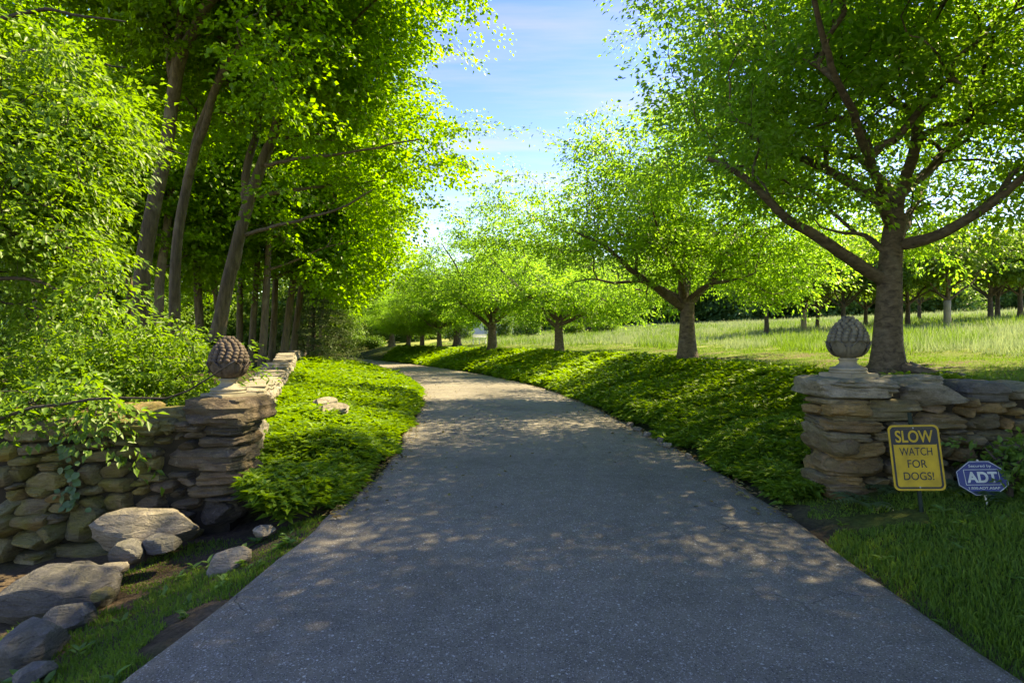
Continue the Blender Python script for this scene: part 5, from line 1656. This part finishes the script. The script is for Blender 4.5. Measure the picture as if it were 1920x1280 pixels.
def ivy_bed(name, label, x0, x1, y0, y1, n, seed, keep, hgt):
    rg = np.random.default_rng(seed)
    x, y, z = scatter(n, x0, x1, y0, y1, rg, keep)
    s = road_coord(x, y)
    d = np.abs(s) - HALF
    rise = hgt(x, y, d)
    lay = rg.uniform(0, 1, n) ** 0.45
    z = np.maximum(z, -0.02) + 0.03 + rise * lay + 0.08 * patch(x, y, 1.3, seed) * (rise > 0.1)
    dist = np.hypot(x, y)
    size = 0.102 * np.maximum(1.0, dist / 7.5) ** 0.75 * rg.uniform(0.6, 1.4, n)
    V, F, rnd = rosettes(x, y, z, rg, size, 7, False)
    o = obj(name, make_mesh(name, V, F, MAT['ivy'], False, {'rnd': ('POINT', 'FLOAT', rnd)}))
    tag(o, label, 'ground cover', kind='stuff')
def keep_left(x, y, s, d):
    edge = 0.02 + 0.10 * vnoise(np.stack([x * 1.7, y * 1.7, x * 0], -1), 61)
    front = 4.95 + 0.35 * np.clip(d - 0.1, 0, 2) * 0 + 0.35 * vnoise(np.stack([x * 2, y * 0, x * 0], -1), 62)
    ok = (s < 0) & (d > edge) & (y > front + 0.35 * smooth(0.4, 0, d))
    ok &= np.where(y > 6.2, x > wall_x(y) + 0.28, x > -2.42 + 0.0 * y)
    ok &= ~((y < 5.9) & (x < -2.40))
    return ok
ivy_bed('ivy_ground_cover', 'glossy green ground cover in the left bed, mostly in sun', -22, -0.8, 4.7, 48, 17500, 71, keep_left, lambda x, y, d: 0.05 + 0.17 * smooth(0.0, 0.45, d))
def keep_right(x, y, s, d):
    top = 3.05 + 0.5 * vnoise(np.stack([x * 0.6, y * 0.6, x * 0], -1), 63) + 0.35 * vnoise(np.stack([x * 2.3, y * 2.3, x * 0], -1), 64)
    top = np.where(y < 9, top - 0.2, top)
    ok = (s > 0) & (d > 0.08 + 0.12 * vnoise(np.stack([x * 1.7, y * 1.7, x * 0], -1), 65)) & (d < top)
    ok &= (y > 5.95) | ((y > 5.2) & (x < 2.84) & (d > 0.1))
    return ok
ivy_bed('ivy_ground_cover', 'dark green ground cover on the right bank, shaded by the tree row', -10, 9, 5.2, 62, 21500, 72, keep_right, lambda x, y, d: 0.05 + 0.12 * smooth(0.0, 0.5, d) * smooth(3.4, 2.6, d))

def blades(x, y, z, rg, h, w, lean=0.5, simple=False):
    n = len(x)
    a = rg.uniform(0, 6.28, n)
    l = lean * rg.uniform(0.1, 1.2, n)
    P = np.stack([x, y, z - 0.01], -1)
    d = np.stack([np.cos(a), np.sin(a), np.zeros(n)], -1)
    b = rg.uniform(0, 6.28, n)
    S = np.stack([np.cos(b), np.sin(b), np.zeros(n)], -1) * (w * 0.5)[:, None]
    up = np.array([0, 0, 1.0])
    mid = P + up * (h * 0.6)[:, None] + d * (h * l * 0.25)[:, None]
    tip = P + up * (h * (1 - 0.25 * l))[:, None] + d * (h * l * 0.8)[:, None]
    if simple:
        V = np.stack([P - S, P + S, tip], 1).reshape(-1, 3)
        return V, np.arange(n)[:, None] * 3 + np.array([[0, 1, 2]]), None
    V = np.stack([P - S, P + S, mid + S * 0.7, mid - S * 0.7, tip], 1).reshape(-1, 3)
    i = np.arange(n)[:, None] * 5
    F4 = i + np.array([[0, 1, 2, 3]])
    F3 = i + np.array([[3, 2, 4]])
    return V, F4, F3

def grass(name, label, mat, x0, x1, y0, y1, n, seed, keep, h, w, lean=0.6, dref=4.0, hpow=0.5, simple=False):
    rg = np.random.default_rng(seed)
    x, y, z = scatter(n, x0, x1, y0, y1, rg, keep, dref)
    m = len(x)
    dist = np.hypot(x, y)
    tuft = 0.75 + 0.5 * vnoise(np.stack([x * 2.2, y * 2.2, x * 0], -1), seed)
    hh = h * rg.uniform(0.5, 1.3, m) * tuft * np.maximum(1, dist / 12) ** hpow
    ww = w * rg.uniform(0.7, 1.3, m) * np.maximum(1, dist / dref) ** 0.85
    V, F4, F3 = blades(x, y, z, rg, hh, ww, lean, simple)
    rnd = np.repeat(np.clip(0.55 * rg.uniform(0, 1, m) + 0.45 * (0.5 + 0.5 * vnoise(np.stack([x * 0.5, y * 0.5, x * 0], -1), seed + 1)), 0, 1), 3 if simple else 5)
    o = obj(name, make_mesh(name, V, F4, MAT[mat], False, {'rnd': ('POINT', 'FLOAT', rnd)}, F3))
    return tag(o, label, 'grass', kind='stuff')
grass('verge_grass', 'short shaded grass on the right verge before the wall', 'grass', 1.9, 7, 1.2, 5.4, 54000, 201,
      lambda x, y, s, d: (s > 0) & (d > -0.03 + 0.13 * patch(x, y, 2.2, 5)) & (patch(x, y, 1.3, 7) > -0.6) & (y < 5.35) & ~((x > 2.95) & (y > 5.06)), 0.062, 0.0055, 0.8, 2.5)
grass('verge_grass', 'thin patchy grass on the left verge between rocks and asphalt', 'grass', -4.5, -1.4, 1.4, 5.1, 27000, 202,
      lambda x, y, s, d: (s < 0) & (d > 0.0 + 0.1 * patch(x, y, 1.6, 9)) & (patch(x, y, 1.8, 11) > -0.4) & (y < 5.05) & (d < 1.5), 0.05, 0.005, 0.9, 2.5)
grass('lawn_grass', 'mown sunlit and shaded grass strip under the tree row', 'grass', -8, 22, 5.9, 60, 75000, 203,
      lambda x, y, s, d: (s > 0) & (d > 2.7 + 0.3 * patch(x, y, 1, 13)) & (d < 9.0) & (y > 5.85) & (patch(x, y, 0.8, 15) > -0.75), 0.055, 0.009, 0.8, 6.0, 0.3, True)
grass('meadow_grass', 'tall pale seeding meadow grass on the slope', 'meadow', -6, 75, 10, 85, 90000, 204,
      lambda x, y, s, d: (s > 0) & (d > 7.4 + 0.9 * patch(x, y, 0.5, 17)) & (d < 48), 0.28, 0.0095, 0.6, 8.0, 0.2, True)
grass('meadow_grass', 'green grass growing low through the pale meadow', 'grass', -6, 60, 10, 70, 35000, 205,
      lambda x, y, s, d: (s > 0) & (d > 6.9 + 0.9 * patch(x, y, 0.5, 17)) & (d < 36) & (patch(x, y, 0.35, 19) > 0.0), 0.33, 0.012, 0.6, 8.0, 0.25, True)

# ------------------------------------------------------------------ small plants
def plant(name, loc, label, cat, n, size, seed, mat='weed', spread=0.1, h=0.1, group=None, aspect=0.45, hexa=True, el=(0.2, 1.0)):
    rg = np.random.default_rng(seed)
    a = rg.uniform(0, 6.28, n); e = rg.uniform(*el, n)
    D = np.stack([np.cos(a) * np.cos(e), np.sin(a) * np.cos(e), np.sin(e)], -1)
    Nn = np.stack([-np.cos(a) * np.sin(e), -np.sin(a) * np.sin(e), np.cos(e)], -1) + 0.2 * rg.normal(size=(n, 3))
    r = spread * np.sqrt(rg.uniform(0, 1, n)); b = rg.uniform(0, 6.28, n)
    P = np.stack([r * np.cos(b), r * np.sin(b), h * rg.uniform(0, 1, n) ** 0.8], -1)
    V, F, per = leaf_cards(P, D, Nn, size * rg.uniform(0.6, 1.3, n), aspect, hexa, 0.06, 0.25)
    o = thing(name, loc, label, cat, group)
    obj('foliage', make_mesh('foliage', V, F, MAT[mat], False, {'rnd': ('POINT', 'FLOAT', np.repeat(rg.uniform(0, 1, n), per))}), o)
    acc = Acc()
    for k in range(min(n, 7)):
        V, F = tube(np.array([(0, 0, -0.02), P[k] * 0.6 + np.array([0, 0, 0.01]), P[k]]), [0.003, 0.0025, 0.002], 4)
        acc.add(V, F)
    obj('stem', acc.mesh('stem', MAT['weed']), o)
    return o
rgP = np.random.default_rng(303)
for k in range(46):
    side = k % 2
    for _ in range(40):
        y = rgP.uniform(1.9, 4.9)
        x = rgP.uniform(2.2, 4.6) if side else rgP.uniform(-3.2, -1.6)
        s = float(road_coord([x], [y])[0]); d = abs(s) - HALF
        if 0.03 < d < (2.2 if side else 0.9) and abs(x) < 0.93 * y + 0.1:
            break
    plant('weed', (x, y, gz(x, y)), 'broad leaved weed in the right verge grass' if side else 'broad leaved weed in the left verge grass', 'weed', int(rgP.integers(5, 11)), rgP.uniform(0.05, 0.10), 400 + k, 'weed', 0.03, 0.03,
          'weeds in the right verge' if side else 'weeds in the left verge', 0.42, True, (0.1, 0.9))
for gname, sname in (('weeds in the right verge', 'right'), ('weeds in the left verge', 'left')):
    for k, o in enumerate(sorted([o for o in COL.objects if o.get('group') == gname], key=lambda o: o.location.y)):
        o['label'] = '%s broad leaved weed from the camera in the %s verge grass' % (ORD[k], sname)
# fern fronds at the right pillar foot
def fern(loc, label, seed, nf=7, L=0.34):
    rg = np.random.default_rng(seed)
    o = thing('fern', loc, label, 'fern')
    for k in range(nf):
        a = rg.uniform(2.0, 4.6) if k % 2 else rg.uniform(0, 6.28)
        l = L * rg.uniform(0.7, 1.15)
        t = np.linspace(0, 1, 12)
        hx = l * t * 0.85; hz_ = l * (0.85 * t - 0.75 * t ** 2)
        ctr = np.stack([hx * math.cos(a), hx * math.sin(a), hz_], -1)
        side = np.array([-math.sin(a), math.cos(a), 0])
        P = np.repeat(ctr[1:], 2, 0); sg_ = np.tile([1, -1], 11)
        tang = norm(np.gradient(ctr, axis=0))[1:].repeat(2, 0)
        D = side[None] * sg_[:, None] + tang * 0.35
        size = np.repeat(l * 0.26 * np.sin(np.pi * np.clip(t[1:] * 0.9 + 0.08, 0, 1)) + 0.01, 2)
        V, F, per = leaf_cards(P, D, np.tile([0, 0, 1.0], (len(P), 1)), size, 0.3, False, 0.04, 0.1)
        fr = obj('frond', make_mesh('frond', V, F, MAT['vine'], False, {'rnd': ('POINT', 'FLOAT', np.full(len(V), rg.uniform(0.2, 0.8)))}), o)
    return o
p = at(1622, 945, 4.85); fern((p[0], p[1], gz(p[0], p[1])), 'fern at the foot of the right pillar left of the sign post', 1)
p = at(1676, 925, 5.0); fern((p[0], p[1], gz(p[0], p[1])), 'fern behind the warning sign post', 2, 5, 0.3)
p = at(1830, 985, 4.8); fern((p[0], p[1], gz(p[0], p[1])), 'fern fronds around the blue yard sign', 3, 8, 0.5)
p = at(1893, 985, 4.75)
b_ = np.array([p[0], p[1], gz(p[0], p[1])])
spray_shrub('shrub', b_, (0.08, 0.05, 0.26), (0.38, 0.35, 0.34), 60, 831, 'pale leaved sunlit shrub right of the blue yard sign', 0.055, 22, 'leaf_bright', 0.13, 0.6, 6, None, 'shrub', None, 0.7)
# vine on the left wall
rgV = np.random.default_rng(91)
v0 = at(120, 800, 5.0)
vine = thing('vine', v0, 'vine with rounded grey green leaves hanging down the left wall', 'vine')
pts = np.array([at(100, 790, 5.02), at(122, 835, 4.98), at(140, 880, 4.97), at(128, 925, 4.97), at(150, 945, 4.97)]) - v0
V, F = tube(catmull(pts, 0.05), np.full(len(catmull(pts, 0.05)), 0.003), 5)
obj('stem', make_mesh('stem', V, F, MAT['bark_dark'], True), vine)
cv = catmull(pts, 0.02)
n = 46
C = cv[rgV.integers(0, len(cv), n)] + rgV.normal(0, 0.045, (n, 3)) * np.array([1, 0.25, 1])
D = np.stack([rgV.normal(0, 0.6, n), np.full(n, -0.4), rgV.normal(-0.5, 0.4, n)], -1)
Nn = np.stack([rgV.normal(0, 0.3, n), np.full(n, -0.7), np.full(n, 0.7)], -1)
V, F, per = leaf_cards(C - np.array([0, 0.03, 0]), D, Nn, rgV.uniform(0.05, 0.085, n), 0.95, True, 0.04, 0.15)
obj('foliage', make_mesh('foliage', V, F, MAT['vine'], False, {'rnd': ('POINT', 'FLOAT', np.repeat(rgV.uniform(0, 1, n), per))}), vine)

# fallen leaves and grit along the edges of the drive
MAT['litter'] = leaf_mat('litter', (0.10, 0.065, 0.03), (0.20, 0.14, 0.06), (0.22, 0.24, 0.07), (0.15, 0.12, 0.04), 0.2, 0.7, 0.15)
rgL = np.random.default_rng(911)
n = 1700
y = rgL.uniform(0.4, 1, n) ** 2 * 22 + 1.2
side = rgL.choice([-1, 1], n)
inner = rgL.uniform(0, 1, n)
off_ = side * (HALF - np.where(inner < 0.12, rgL.uniform(0.3, 1.9, n), np.abs(rgL.normal(0, 0.12, n)) - 0.03))
cx = np.interp(y, CTR[:, 1], CTR[:, 0])
P = np.stack([cx + off_, y, np.where(np.abs(off_) < HALF, 0.034, 0.02)], -1)
a = rgL.uniform(0, 6.28, n)
D = np.stack([np.cos(a), np.sin(a), rgL.normal(0.08, 0.12, n)], -1)
V, F, per = leaf_cards(P, D, np.array([0, 0, 1.0]) + 0.35 * rgL.normal(size=(n, 3)), rgL.uniform(0.02, 0.065, n), 0.55, True, 0.1, 0.1)
o = obj('leaf_litter', make_mesh('leaf_litter', V, F, MAT['litter'], False, {'rnd': ('POINT', 'FLOAT', np.repeat(rgL.uniform(0, 1, n), per))}))
tag(o, 'scattered dry leaves along the edges of the driveway', 'leaf litter', kind='stuff')
